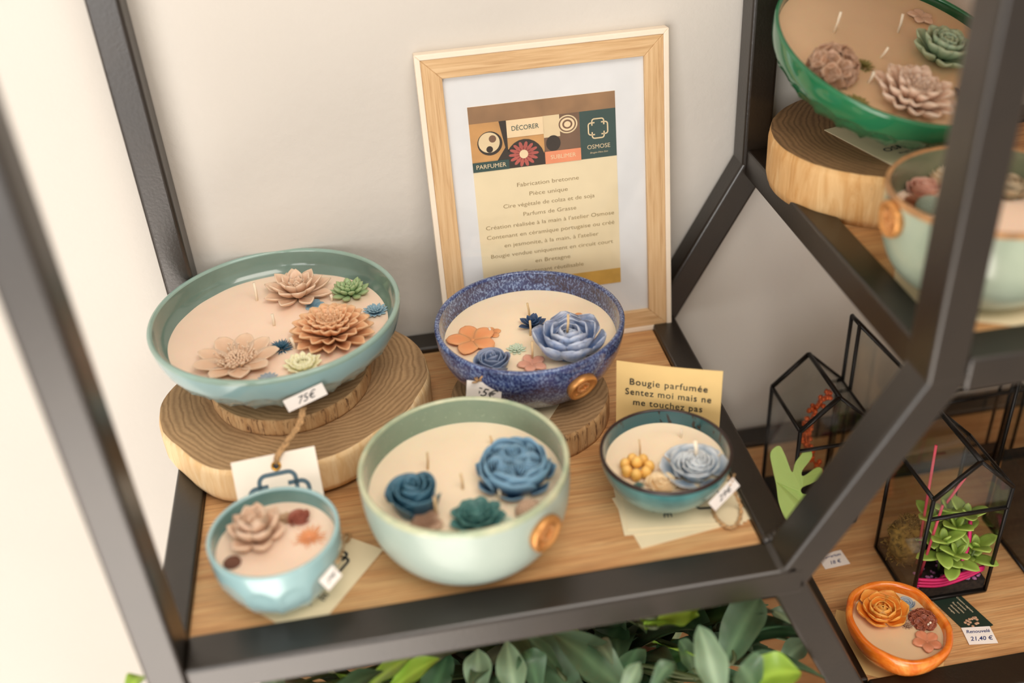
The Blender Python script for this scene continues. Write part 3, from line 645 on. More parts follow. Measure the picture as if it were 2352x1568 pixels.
# ------------------------------------------------------------------ bowl: sage green
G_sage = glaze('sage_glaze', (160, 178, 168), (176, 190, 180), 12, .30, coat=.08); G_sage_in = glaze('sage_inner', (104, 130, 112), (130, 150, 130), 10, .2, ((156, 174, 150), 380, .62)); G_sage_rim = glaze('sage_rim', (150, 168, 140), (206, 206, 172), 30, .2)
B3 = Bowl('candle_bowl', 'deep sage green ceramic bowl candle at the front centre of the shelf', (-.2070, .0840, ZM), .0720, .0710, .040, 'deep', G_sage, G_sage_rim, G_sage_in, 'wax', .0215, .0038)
deepb = waxmat('deep_blue_rose', (20, 56, 92), (120, 160, 186), amount=1.3); tealf = waxmat('teal_succulent', (52, 98, 98), (84, 134, 128)); taup = waxmat('taupe_wax', (144, 110, 88), (206, 176, 150), sss=.1)
B3.put('english', 'english_rose', 1182, 1072, 88, deepb, label='big deep blue garden rose', hz=.42)
B3.put('bud', 'rose_bud', 950, 1140, 60, waxmat('teal_blue_bud', (36, 80, 104), (84, 128, 148)), label='teal blue rose bud', hz=.5)
B3.put('echev', 'succulent_flower', 1096, 1186, 72, tealf, label='teal green succulent flower', hz=.3, squash=.8)
B3.put('five', 'blossom_flower', 977, 1200, 46, taup, label='taupe five-petal blossom', hz=.25)
B3.put('pom', 'pompon_flower', 1216, 1172, 36, taup, label='taupe pompon flower', hz=.3)
B3.put('daisy', 'daisy_flower', 1166, 1196, 24, mint, hz=.1, squash=.4, label='pale flower sunk beside the succulent')
B3.wick(982, 1077, 981, 1040); B3.wick(1063, 1122, 1058, 1088); B3.wick(1130, 1020, 1126, 1001); B3.wick(1001, 1185, 998, 1142, False, .0011); B3.wick(1148, 1145, 1145, 1115, True, .0012)
seal(B3, 1251, 1221, .0135)

# ------------------------------------------------------------------ bowl: small dark teal
def teal_in():
    t = NT('dark_teal_inner'); p = t.obj((1, 1, .32)); n = t.noise(p, 150, 3, .6); f = t.ramp(n, [(.585, (0, 0, 0)), (.62, (255, 255, 255))]); t.base(t.mix(f, (30, 84, 92), (14, 18, 24))); t.set(Roughness=.12, Coat_Weight=.6); return t.m
G_dt = glaze('dark_teal_glaze', (56, 112, 114), (86, 142, 142), 30, .25, stretch=(1, 1, .4)); G_dt_rim = plain('dark_brown_rim', (48, 34, 32), .2)
B4 = Bowl('candle_bowl', 'small dark teal bowl candle with brown rim on a card stack', (-.0612, .0962, ZM+.0017), .0474, .0412, .0205, 'round', G_dt, G_dt_rim, teal_in(), 'wax', .0115, .0026)
B4.put('openrose', 'rose_flower', 1596, 1062, 76, waxmat('powder_blue_rose', (132, 154, 174), (206, 212, 216), amount=1.2), label='powder blue open rose', hz=.4)
B4.put('berries', 'berry_cluster', 1463, 1072, 44, waxmat('yellow_berries', (232, 176, 82), (240, 202, 128)), label='cluster of yellow berries', hz=.35)
B4.put('bud', 'peony_bud', 1519, 1112, 34, waxmat('cream_bud', (236, 202, 152), (246, 222, 184)), label='cream flower bud', hz=.35, squash=.6)
B4.put('daisy', 'daisy_flower', 1468, 1114, 14, tealf, hz=.1, squash=.6, label='tiny teal flower')
B4.wick(1470, 1045, 1468, 1010, False, .0007); B4.wick(1563, 1005, 1565, 984, True, .0008); B4.wick(1599, 1048, 1597, 1012, True, .0014, .012)

# ------------------------------------------------------------------ bowl: small pale blue
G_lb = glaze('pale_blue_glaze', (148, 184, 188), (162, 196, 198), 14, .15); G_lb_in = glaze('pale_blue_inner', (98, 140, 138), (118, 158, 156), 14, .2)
B5 = Bowl('candle_bowl', 'small pale blue faceted bowl candle on cards at the front left', (-.3381, .0640, ZM+.0013), .0436, .0510, .0225, 'deep', G_lb, G_lb, G_lb_in, 'wax_peach', .0125, .0030, (12, .0, .72, .035))
B5.put('lotusfat', 'lotus_flower', 588, 1212, 74, waxmat('shell_lotus', (206, 170, 142), (228, 200, 176)), label='big shell beige lotus flower', hz=.42)
B5.put('rose', 'rose_flower', 687, 1188, 26, waxmat('brick_red_wax', (146, 78, 62), (170, 100, 82)), label='brick red miniature rose', hz=.35, squash=.7)
B5.put('spiky', 'star_flower', 710, 1234, 44, waxmat('orange_star', (226, 138, 84), (236, 172, 124), sss=.1), hz=.0, squash=.30, label='flat orange starry flower under the wax surface')
B5.put('pom', 'pompon_flower', 533, 1290, 22, waxmat('dark_brown_wax', (92, 56, 44), (128, 84, 66)), label='dark brown pompon flower', hz=.3, squash=.6)
B5.put('chrys', 'chrysanthemum_flower', 655, 1190, 24, waxmat('tan_wax_flower', (190, 150, 112), (206, 170, 136)), hz=.2, squash=.5, label='tan flower behind the lotus')

# ------------------------------------------------------------------ bowl: large green
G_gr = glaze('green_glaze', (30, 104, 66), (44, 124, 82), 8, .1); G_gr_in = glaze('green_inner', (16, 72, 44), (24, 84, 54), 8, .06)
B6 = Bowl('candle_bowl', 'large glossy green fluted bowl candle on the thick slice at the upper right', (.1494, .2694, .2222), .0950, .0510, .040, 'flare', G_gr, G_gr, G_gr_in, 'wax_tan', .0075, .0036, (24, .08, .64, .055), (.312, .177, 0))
B6.put('hydr', 'hydrangea_flower', 1920, 142, 62, waxmat('brown_hydrangea', (158, 118, 88), (206, 172, 148)), label='brown hydrangea head', hz=.5)
B6.put('echev', 'succulent_flower', 2170, 106, 74, waxmat('sage_echeveria', (146, 170, 136), (186, 204, 174)), label='sage green succulent flower', hz=.35)
B6.put('chrys', 'chrysanthemum_flower', 2102, 208, 92, waxmat('blush_chrysanthemum', (214, 180, 154), (236, 212, 192)), label='blush chrysanthemum', hz=.3)
B6.put('five', 'blossom_flower', 2118, 34, 30, waxmat('blush_wax', (214, 176, 148), (226, 196, 172)), hz=.3, label='blush blossom behind the succulent')
olive = waxmat('olive_wax', (120, 112, 58), (150, 144, 84)); B6.put('spiky', 'leaf_flower', 1987, 146, 24, olive, hz=.3, label='olive leafy flower'); B6.put('daisy', 'daisy_flower', 1970, 236, 32, olive, hz=.2, squash=.7, label='olive daisy')
B6.put('star', 'star_flower', 2214, 215, 26, waxmat('star_brown', (84, 56, 36), (120, 84, 56)), hz=.2, label='dark brown star flower')
B6.wick(1915, 75, 1932, 28, True, .0011); B6.wick(2062, 75, 2075, 32, True, .0011); B6.wick(2023, 132, 2040, 108, True, .0010); B6.wick(1995, 190, 2008, 165, True, .0012)

# ------------------------------------------------------------------ bowl: celadon
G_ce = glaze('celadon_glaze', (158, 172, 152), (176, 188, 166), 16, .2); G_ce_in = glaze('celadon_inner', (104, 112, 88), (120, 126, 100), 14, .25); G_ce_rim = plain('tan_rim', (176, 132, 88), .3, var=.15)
B7 = Bowl('candle_bowl', 'celadon bowl candle with a tan rim partly behind the right upright', (.1478, .0905, ZU+.0007), .0655, .0690, .038, 'deep', G_ce, G_ce_rim, G_ce_in, 'wax_peach', .024, .0035)
B7.put('rose', 'rose_flower', 2122, 425, 34, waxmat('rose_pink_wax', (206, 148, 130), (222, 176, 158)), label='pink rose', hz=.5)
B7.put('bud', 'rose_bud', 2162, 404, 28, waxmat('ivory_wax', (230, 204, 168), (240, 220, 190)), hz=.5, label='ivory rose bud')
B7.put('pom', 'pompon_flower', 2136, 468, 32, waxmat('grey_teal_wax', (120, 136, 122), (152, 164, 148)), hz=.4, label='grey teal pompon')
B7.put('chrys', 'chrysanthemum_flower', 2100, 462, 26, waxmat('rust_wax', (140, 84, 56), (160, 104, 74)), hz=.2, label='rust flower')
B7.put('peony', 'peony_flower', 2325, 425, 44, waxmat('grey_green_wax', (118, 120, 96), (206, 180, 150)), hz=.5, label='grey green flower with beige petal edges')
seal(B7, 2047, 500, .0125)

# ------------------------------------------------------------------ bowl: orange
opts = [(.0887, .0775), (.0996, .0919), (.1327, .0969), (.1514, .0854), (.1584, .0623), (.1581, .0346), (.1459, .018), (.1143, .0117), (.0936, .0271), (.0841, .0532)]
ocx, ocy = .1225, .0550
oa = sorted((atan2(y-ocy, x-ocx), sqrt((x-ocx)**2+(y-ocy)**2)/.0420) for x, y in opts); oa = [(oa[-1][0]-2*pi, oa[-1][1])]+oa+[(oa[0][0]+2*pi, oa[0][1])]
def opol(a):
    a = atan2(sin(a), cos(a))
    for (a0, r0), (a1, r1) in zip(oa, oa[1:]):
        if a0 <= a <= a1: t = (a-a0)/(a1-a0); t = t*t*(3-2*t)*.6+t*.4; return r0+(r1-r0)*t
    return 1
def marble():
    t = NT('orange_marbled_glaze'); n = t.noise(t.obj(), 24, 5, .65, 2.2); t.base(t.ramp(n, [(.25, (206, 84, 24)), (.45, (226, 116, 30)), (.6, (238, 150, 62)), (.75, (240, 190, 130))])); t.set(Roughness=.2, Coat_Weight=.5); return t.m
G_or = marble()
B8 = Bowl('candle_bowl', 'orange marbled egg-shaped bowl candle at the lower right', (ocx, ocy, ZL+.0008), .0420, .0340, .022, 'round', G_or, G_or, G_or, 'wax_tan', .0070, .0055, polar=opol)
B8.put('peony', 'rose_flower', 2026, 1402, 56, waxmat('orange_rose', (234, 138, 36), (246, 178, 92), sss=.4), label='orange rose', hz=.3, squash=.6)
B8.put('hydr', 'hydrangea_flower', 2120, 1420, 32, waxmat('russet_wax', (132, 66, 46), (166, 96, 72)), label='russet flower head', hz=.4, squash=.7)
B8.put('five', 'blossom_flower', 2130, 1472, 32, waxmat('terracotta_wax', (206, 128, 92), (224, 158, 126)), label='terracotta blossom', hz=.2)
B8.put('daisy', 'daisy_flower', 2083, 1432, 16, taup, hz=.2, label='small taupe flower'); B8.put('rose', 'rosette_flower', 2082, 1386, 18, gblue, hz=.2, squash=.5, label='grey rosette')
B8.wick(2117, 1442, 2137, 1428, True, .0008)

# ------------------------------------------------------------------ price labels and twine
def price(b, px, py, wd, ht, txt, rx=0, rz=0, out=.004, tsize=.008, curl=None, lab=None):
    p, n, a, t = b.wall(px, py); c = empty('x'); D_.objects.remove(c, do_unlink=True)
    o = sheet('price_label', wd, ht, M['paper'], b.e, .0003, 0, 10, 6, curl); z = (n*.55+b.M.to_3x3().inverted()@(CAM-b.M@p).normalized()*.45).normalized()
    x = V((0, 0, 1)).cross(z).normalized(); y = z.cross(x); m_ = Matrix((x, y, z)).transposed().to_4x4(); m_.translation = p+n*out
    o.matrix_local = m_@Matrix.Rotation(rz, 4, 'Z')@Matrix.Rotation(rx, 4, 'Y'); o['label'] = lab or 'white price label reading '+txt
    text(txt, tsize, M['ink'], o, 0, 0, .0006+(curl(.5, .5) if curl else 0), shear=.45, name='handwriting'); return o
price(B1, 696, 900, .0305, .0108, '75€', rz=.24, out=.005, tsize=.0085)
price(B2, 1118, 893, .0270, .0180, '55€', rz=-.10, out=.0025, tsize=.0105, curl=lambda u, v: .002*(1-u)**3)
price(B4, 1655, 1127, .0250, .0115, '29€', rz=.55, out=.0045, tsize=.0075)
price(B5, 752, 1322, .0130, .0110, '29€', rz=.35, out=.003, tsize=.005)
def twine_on(b, pts, r=.0008, n=6):
    q = spline([b.local(p) for p in pts], n); mb = MB()
    for k in range(2):
        P_ = [p+V((cos(i*1.1+k*pi), sin(i*1.1+k*pi), 0))*r*.8 for i, p in enumerate(q)]; v, f = tube_vf(P_, r, 6); mb.add(v, f)
    return mb.build('twine', M['twine'], b.e)
def knot(b, px, py, r=.004):
    p, n, a, t = b.wall(px, py); mb = MB()
    for i in range(9):
        d = V((R.uniform(-1, 1), R.uniform(-1, 1), R.uniform(-.3, 1)))*r; v, f = tube_vf([p+n*.002, p+n*.003+d*.6, p+n*.002+d*1.4], .0007, 6); mb.add(v, f)
    mb.build('twine_knot', M['twine'], b.e)
knot(B1, 690, 893); knot(B2, 1103, 870); knot(B4, 1668, 1100)
def w_on(b, px, py, out): p, n, a, t = b.wall(px, py); return b.M@(p+n*out)
hp = at(636, 1066, y=.1345)
for dx in (0, -5):
    twine_on(B1, [w_on(B1, 697+dx, 915, .004), at(699+dx, 938, y=.1640), at(690+dx, 975, y=.1540), at(664+dx, 1012, y=.1410), at(643+dx, 1042, y=.1300), at(637+dx*.5, 1056, y=.1290), hp+V((0, -.0008, .0))], .0011)
twine_on(B4, [w_on(B4, 1672, 1105, .003), at(1690, 1135, z=.025), at(1702, 1165, z=.012), at(1698, 1195, z=.0105), at(1680, 1212, z=.0100), at(1655, 1200, z=.0100), at(1640, 1180, z=.0100), at(1637, 1160, z=.0100)], .0009)
twine_on(B5, [w_on(B5, 768, 1290, .002), at(785, 1262, z=.03), at(790, 1230, z=.016), at(805, 1228, z=.0105), at(797, 1243, z=.0100)], .0009)

# ------------------------------------------------------------------ hang tag leaning on the big slice
ht_ = empty('hang_tag'); tag(ht_, 'square white hang tag with brass eyelet and blue logo leaning on the large wood slice', 'tag')
a = V((-.3692, .1350, .0654)); b_ = V((-.3098, .1350, .0696)); dn = V((.0055, -.042, -.057)).normalized(); xax = (b_-a).normalized()
wd, hh = .0600, .0715; ctr = (a+b_)/2+dn*hh/2
basis(ht_, ctr, xax, -dn); N = 24; v = []; f = []
hx, hy, hr = .0010, hh/2-.0085, .0022
outer = [(-wd/2, -hh/2), (wd/2, -hh/2), (wd/2, hh/2), (-wd/2, hh/2)]
sheet('paper_sheet', wd, hh, M['card_white'], ht_, .0006)
mb = MB(); prof = [(.0020, .0), (.0022, .0009), (.0030, .0012), (.0036, .0008), (.0036, .0)]; v = []; f = []
for (q, z) in prof:
    for k in range(N): v.append((hx+q*cos(2*pi*k/N), hy+q*sin(2*pi*k/N), z+.0006))
for i in range(4):
    for k in range(N): k2 = (k+1) % N; f.append((i*N+k, i*N+k2, (i+1)*N+k2, (i+1)*N+k))
mesh('eyelet', v, f, M['brass'], ht_); mesh('eyelet_hole', [(hx+.0020*cos(2*pi*k/N), hy+.0020*sin(2*pi*k/N), .0008) for k in range(N)], [tuple(range(N))], M['ink'], ht_)
logo(.0350, M['blue_ink'], ht_, .0, .0008, .0008, wd=.045)

# ------------------------------------------------------------------ sign card
sg = empty('sign_card'); tag(sg, 'yellow card sign reading Bougie parfumée standing behind the small dark teal bowl', 'sign')
p0 = V((-.0793, .1700, ZM+.0005)); p1 = V((-.0065, .1375, ZM+.0005)); xa = (p1-p0).normalized(); SH = .0715
basis(sg, (p0+p1)/2+V((0, 0, SH/2)), xa, V((.01, .05, 1)))
sheet('paper_sheet', .0800, SH, M['yellow_card'], sg, .0005, -.0015)
for i, (s_, wdt) in enumerate((('Bougie parfumée', .0590), ('Sentez moi mais ne', .0655), ('me touchez pas', .0530))):
    text(s_, .0082, M['ink'], sg, 0, .0188-i*.0092, .0006, width=wdt, off=.00005, name='printed_line', space=1.12)

# ------------------------------------------------------------------ picture frame
FW, FH, FT = .2055, .2680, .0120
pf = empty('picture_frame'); tag(pf, 'pale wooden picture frame with white mount leaning on the wall behind the blue bowl', 'picture frame')
up_ = V((-.0045, .0318, .2662)).normalized(); basis(pf, (.0078, .3110, ZM+.0003), V((1, .0, .000)), up_)
# local: x from -FW..0, y 0..FH, z toward viewer
white = plain('cream_frame_edge', (238, 224, 204), .5, var=.01); mount = plain('white_mount', (238, 236, 242), .8, var=.01)
def wood_strip(name, ax):
    t = NT(name); p = t.obj((20, 500, 500) if ax == 0 else (500, 20, 500)); n = t.noise(p, .9, 5, .6, .4); t.base(t.ramp(n, [(.3, (190, 150, 104)), (.5, (212, 176, 130)), (.7, (222, 190, 146))])); t.set(Roughness=.55); t.bump(n, .2, .0004); return t.m
WH, WV = wood_strip('ash_horizontal', 0), wood_strip('ash_vertical', 1)
def fb(name, pts, z0, z1, mat):
    n = len(pts); v = [(x, y, z0) for x, y in pts]+[(x, y, z1) for x, y in pts]; f = [tuple(range(n))[::-1], tuple(range(n, 2*n))]+[(i, (i+1) % n, n+(i+1) % n, n+i) for i in range(n)]
    return bevel(mesh(name, v, f, mat, pf, False), .0006)
e1, e2 = .0045, .0205; X0, X1 = -FW, 0
def ringp(a, b): return [(X0+a, a), (X1-a, a), (X1-a, FH-a), (X0+a, FH-a)], [(X0+b, b), (X1-b, b), (X1-b, FH-b), (X0+b, FH-b)]
for a_, b_2, z1, mats in ((0, e1, .0, (white,)*4), (e1, e2, -.0008, (WH, WV, WH, WV))):
    o_, i_ = ringp(a_, b_2)
    for k in range(4): k2 = (k+1) % 4; fb('frame_edge' if a_ == 0 else 'frame_molding', [o_[k], o_[k2], i_[k2], i_[k]], -FT, z1, mats[k])
v, f = box_vf(X0+.003, X1-.003, .003, FH-.003, -FT+.001, -.0048); mesh('backing_mount', v, f, mount, pf, False)
v, f = box_vf(X0+e2-.001, X1-e2+.001, e2-.001, FH-e2+.001, -.0040, -.0030); gl = mesh('glass_pane', v, f, M['glass'], pf, False)
pr0x, pr1x, py0, py1 = -.1672, -.0450, .0500, .2216
prn = box('print', pr0x, pr1x, py0, py1, -.0048, -.0044, plain('print_cream', (246, 226, 192), .8, var=.01), pf)
zz = -.00435
def rect(name, x0, x1, y0, y1, mat, z=zz):
    return mesh(name, [(x0, y0, z), (x1, y0, z), (x1, y1, z), (x0, y1, z)], [(0, 1, 2, 3)], mat, prn, False)
def poly(name, pts, mat, z): return mesh(name, [(x, y, z) for x, y in pts], [tuple(range(len(pts)))], mat, prn, False)
def disc(name, x, y, rx, ry, mat, z, n=28): return poly(name, [(x+rx*cos(2*pi*k/n), y+ry*sin(2*pi*k/n)) for k in range(n)], mat, z)
c_brown = plain('print_brown', (160, 120, 86), .8); c_green = plain('print_green', (52, 78, 76), .8, var=.02); c_coral = plain('print_coral', (236, 150, 112), .8, var=.02); c_cream = plain('print_pale', (240, 214, 176), .8, var=.02); c_tan = plain('print_tan', (216, 160, 100), .8); c_dark = plain('print_dark', (52, 40, 34), .8); c_red = plain('print_red', (190, 92, 84), .8); c_mid = plain('print_mid', (124, 92, 72), .8)
PW = pr1x-pr0x; ty = .2075; by = .1668; q = PW/4; TH = ty-by
rect('brown_band', pr0x, pr1x, ty, py1, c_brown)
T0 = pr0x; rect('photo_tile', T0, T0+q, by, ty, c_tan); poly('photo_tile', [(T0+q*.8, ty), (T0+q, ty), (T0+q, by), (T0+q*.5, by), (T0+q*.93, by+TH*.45)], c_dark, zz+.0001)
disc('photo_tile', T0+q*.52, by+TH*.57, q*.34, q*.33, c_dark, zz+.0002); disc('photo_tile', T0+q*.5, by+TH*.59, q*.29, q*.28, c_cream, zz+.0003); disc('photo_tile', T0+q*.6, by+TH*.66, q*.1, q*.1, c_mid, zz+.0004); disc('photo_tile', T0+q*.5, by+TH*.45, q*.09, q*.09, c_dark, zz+.0004)
rect('green_banner', T0, T0+q, by, by+TH*.2, c_green, zz+.0005); text('PARFUMER', .0052, c_cream, prn, T0+q*.5, by+TH*.1, zz+.0007, width=q*.82, off=0)
T1 = T0+q; rect('photo_tile', T1, T1+q, by, ty, c_tan); poly('photo_tile', [(T1, by), (T1+q, by), (T1+q, by+TH*.30)]+[(T1+q*(.45+.55*cos(a_*pi/12)), by+TH*(.12+.46*sin(a_*pi/12))) for a_ in range(1, 11)]+[(T1, by+TH*.40)], c_dark, zz+.0001); rect('pale_banner', T1, T1+q, by+TH*.64, ty, c_cream, zz+.0006); text('DÉCORER', .0056, c_green, prn, T1+q*.5, by+TH*.82, zz+.0008, width=q*.74, off=0)
fm_ = MB()
for k in range(14):
    a = k*pi/7; pts = [(0.08, -.03), (.2, -.06), (.38, -.04), (.42, 0), (.38, .04), (.2, .06), (.08, .03)]; fm_.add([((T1+q*.42)+q*(x*cos(a)-y*sin(a)), by+TH*.27+q*(x*sin(a)+y*cos(a))*.85, 0) for x, y in pts], [tuple(range(7))])
pz = fm_.build('photo_flower', c_red, prn, False); pz.location = (0, 0, zz+.0003); disc('photo_flower', T1+q*.42, by+TH*.27, q*.12, q*.12, c_cream, zz+.0004)
T2 = T0+2*q; rect('photo_tile', T2, T2+q, by, ty, c_mid); rect('photo_tile', T2, T2+q*.45, by+TH*.55, ty, c_cream, zz+.0001); disc('photo_tile', T2+q*.25, by+TH*.42, q*.2, q*.22, c_dark, zz+.0002)
for r_, cc in ((.28, c_cream), (.24, c_mid), (.20, c_cream), (.14, c_mid), (.09, c_cream)): disc('photo_flower', T2+q*.66, by+TH*.78, q*r_, q*r_*.9, cc, zz+.0003+(.28-r_)*.001)
rect('coral_banner', T2, T2+q, by, by+TH*.26, c_coral, zz+.0005); text('SUBLIMER', .0050, c_cream, prn, T2+q*.5, by+TH*.13, zz+.0007, width=q*.7)
T3 = T0+3*q; rect('green_tile', T3, pr1x, by, ty, c_green); lo_ = logo(q*.62*.72, c_cream, prn, T3+q*.5, by+TH*.62, zz+.0003, wd=.04); text('OSMOSE', .0052, c_cream, prn, T3+q*.5, by+TH*.24, zz+.0003, width=q*.64, off=0); text('Bougies Déco Soin', .0020, c_cream, prn, T3+q*.5, by+TH*.12, zz+.0003, shear=.3)
lines = ['Fabrication bretonne', 'Pièce unique', 'Cire végétale de colza et de soja', 'Parfums de Grasse', "Création réalisée à la main à l'atelier Osmose", 'Contenant en céramique portugaise ou créé', "en jesmonite, à la main, à l'atelier", 'Bougie vendue uniquement en circuit court', 'en Bretagne', 'Contenant réutilisable']
wl = [.053, .033, .079, .046, .112, .112, .083, .108, .031, .054]
for i, (s_, l_) in enumerate(zip(lines, wl)): text(s_, .0050, M['brown_ink'], prn, (pr0x+pr1x)/2+.001, .1515-i*.0088, zz, width=l_, name='printed_line')
rect('yellow_band', T0+q*2.4, pr1x, py0, py0+.014, plain('print_yellow', (226, 178, 90), .8), zz)

# ------------------------------------------------------------------ terrariums
def terrarium(label, x0, x1, y0, y1, zb, ze, za, zdoor, cut=0):
    c = V(((x0+x1)/2, (y0+y1)/2, zb)); e = empty('glass_terrarium', c); tag(e, label, 'terrarium'); xm = (x0+x1)/2; t = .0016
    P_ = {}
    for nm, y in (('f', y0), ('b', y1)):
        P_[nm+'bl'] = V((x0, y, zb+t)); P_[nm+'br'] = V((x1, y, zb+t)); P_[nm+'el'] = V((x0, y, ze)); P_[nm+'er'] = V((x1, y, ze)); P_[nm+'a'] = V((xm, y, za)); P_[nm+'dl'] = V((x0, y, zdoor)); P_[nm+'dr'] = V((x1, y, zdoor))
    ed = [('fbl', 'fel'), ('fbr', 'fer'), ('bbl', 'bel'), ('bbr', 'ber'), ('fel', 'fa'), ('fa', 'fer'), ('bel', 'ba'), ('ba', 'ber'), ('fa', 'ba'), ('fel', 'bel'), ('fer', 'ber'), ('fbl', 'fbr'), ('bbl', 'bbr'), ('fbl', 'bbl'), ('fbr', 'bbr'), ('fdl', 'fdr')]
    for a_, b_ in ed:
        o = tube('frame_bar', [P_[a_]-c, P_[b_]-c], .0018 if 'a' not in b_ else .0022, M['lead'], e, 6)
    def pane(keys, inset=.0):
        pts = [P_[k]-c for k in keys]; n = (pts[1]-pts[0]).cross(pts[2]-pts[0]).normalized()*.0005; m_ = len(pts)
        v = [p+n for p in pts]+[p-n for p in pts]; f = [tuple(range(m_)), tuple(range(m_, 2*m_))[::-1]]+[(i, m_+i, m_+(i+1) % m_, (i+1) % m_) for i in range(m_)]
        mesh('glass_pane', v, f, M['glass'], e, False)
    pane(['fdl', 'fdr', 'fer', 'fa', 'fel']); pane(['bbl', 'bbr', 'ber', 'ba', 'bel']); pane(['fbl', 'bbl', 'bel', 'fel']); pane(['fbr', 'fer', 'ber', 'bbr'])
    pane(['fel', 'bel', 'ba', 'fa']); pane(['fer', 'fa', 'ba', 'ber'])
    v, f = box_vf(x0-c.x, x1-c.x, y0-c.y, y1-c.y, 0, .004); mesh('base_tray', v, f, M['lead'], e, False)
    return e, c
soil = plain('dark_soil', (32, 24, 18), .95, var=.5, vs_=300); moss = plain('ochre_moss', (122, 96, 44), .95, var=.3, vs_=200); stone = plain('grey_pebble', (128, 114, 100), .7, var=.15)
def moss_clump(name, label, c, r, mat, n=160, cat='moss', h=.6):
    mb = MB(); v, f = ell_vf((0, 0, r*h*.4), r*.8, r*.8, r*h*.5, 14, 8, .4, c[0]*99); mb.add(v, f)
    for i in range(n):
        a = R.uniform(0, 6.28); b = R.uniform(.05, 1); d = V((cos(a)*b, sin(a)*b, 1.1-b)).normalized(); p = V((d.x*r*.7, d.y*r*.7, max(0, d.z)*r*h*.9+.001)); q_ = p+d*r*.25; s_ = q_+V((R.uniform(-1, 1), R.uniform(-1, 1), R.uniform(-.3, 1)))*r*.16
        v, f = tube_vf([p, q_, s_], r*.022, 4); mb.add(v, f)
    o = mb.build(name, mat); o.location = c; tag(o, label, cat); return o
leafm = None
def leafmat(name, a, b, rough=.4, trans=.15):
    t = NT(name); at2 = t.n('ShaderNodeAttribute', attribute_name='e'); n = t.noise(t.obj(), 40, 4); m1 = t.mix(n, a, b); t.base(t.mix(at2.outputs['Fac'], m1, tuple(min(255, x*1.12+8) for x in b)))
    t.set(Roughness=rough, Subsurface_Weight=.12, Subsurface_Scale=.003); t.bump(n, .15, .001); return t.m
# front terrarium with the sedum
eT, cT = terrarium('glass house terrarium holding a green succulent and pink ribbon behind the orange bowl', .1600, .2270, .0975, .1650, ZL+.0002, -.0450, -.0120, -.0665)
mesh_soil = box('x', 0, .001, 0, .001, 0, .001, soil); D_.objects.remove(mesh_soil, do_unlink=True)
sd = mesh('soil_layer', *(lambda v, f: (v, f))(*box_vf(-.0322, .0322, -.0325, .0325, .004, .014)), soil, eT, False)
moss_clump('reindeer_moss', 'ochre moss clump inside the front glass terrarium at its left', (.1700, .1380, ZL+.0145), .019, moss, h=2.4)
sed = empty('sedum_plant', (.200, .122, ZL+.0140)); tag(sed, 'bright green leafy succulent plant inside the front glass terrarium', 'plant')
sm = leafmat('sedum_leaf', (108, 136, 48), (136, 160, 70)); sst = plain('sedum_stem', (90, 110, 50), .6)
for (x, y, h) in ((-.013, -.010, .040), (.012, .002, .052), (-.002, -.016, .028), (.016, -.014, .030), (-.014, .010, .046), (.002, .014, .050), (.002, -.002, .045)):
    tube('stem', [(x*.6, y*.6, 0), (x*.9, y*.9, h*.5), (x, y, h)], .0012, sst, sed, 6)
    for k in range(9):
        mb = MB(); el = (1.25 if k < 2 else .75 if k < 5 else .15); petal(mb, .0006, 0, .020*(.6 if k < 2 else 1), .0125*(.55 if k < 2 else 1), el, el-.3, k*2.4+x*90, 'round', .22, .0030, 8, 7)
        o = mb.build('leaf', sm, sed); o.location = (x, y, h*(1 - .06*k if k > 4 else 1))
mag = plain('magenta_ribbon', (206, 30, 104), .4); pk = plain('pink_stick', (212, 78, 96), .5)
rb = MB()
for k, dzz in enumerate((0, .0035, .007)):
    v, f = tube_vf(spline([(-.030, -.030, .018+dzz), (-.010, -.0325, .016+dzz), (.012, -.031, .018+dzz), (.030, -.0295, .024+dzz*.4)], 5), .0015, 6); rb.add(v, f)
v, f = tube_vf(spline([(-.012, -.031, .020), (.006, -.028, .030), (.016, -.022, .046), (.021, -.010, .066)], 5), .0017, 6); rb.add(v, f)
o = rb.build('ribbon', mag); o.location = (cT.x, cT.y, ZL); tag(o, 'magenta ribbon looped at the foot of the succulent in the front terrarium', 'ribbon')
for (p, q_, lb) in (((.178, .128, ZL+.0145), (.1755, .132, -.020), 'tall pink stick standing in the moss of the front terrarium'), ((.1735, .113, ZL+.0145), (.182, .116, -.072), 'short pink stick leaning at the left of the front terrarium'), ((.190, .150, ZL+.0145), (.209, .133, -.062), 'pink stick leaning behind the succulent of the front terrarium')):
    tag(tube('stick', [p, q_], .0012, pk), lb, 'stick')
purp = plain('purple_gravel', (150, 96, 138), .6, var=.25)
gv = MB()
for i in range(90):
    x = R.uniform(-.030, .030); y = R.choice([R.uniform(-.031, -.020), R.uniform(-.031, -.024), R.uniform(-.03, .02)]); v, f = ell_vf((x, y, .0150), R.uniform(.0010, .0022), R.uniform(.0010, .0022), .0014, 6, 4, .5, i); gv.add(v, f)
o = gv.build('gravel', purp); o.location = (cT.x, cT.y, ZL+.0006); tag(o, 'purple gravel scattered in the front terrarium', 'gravel', kind='stuff')
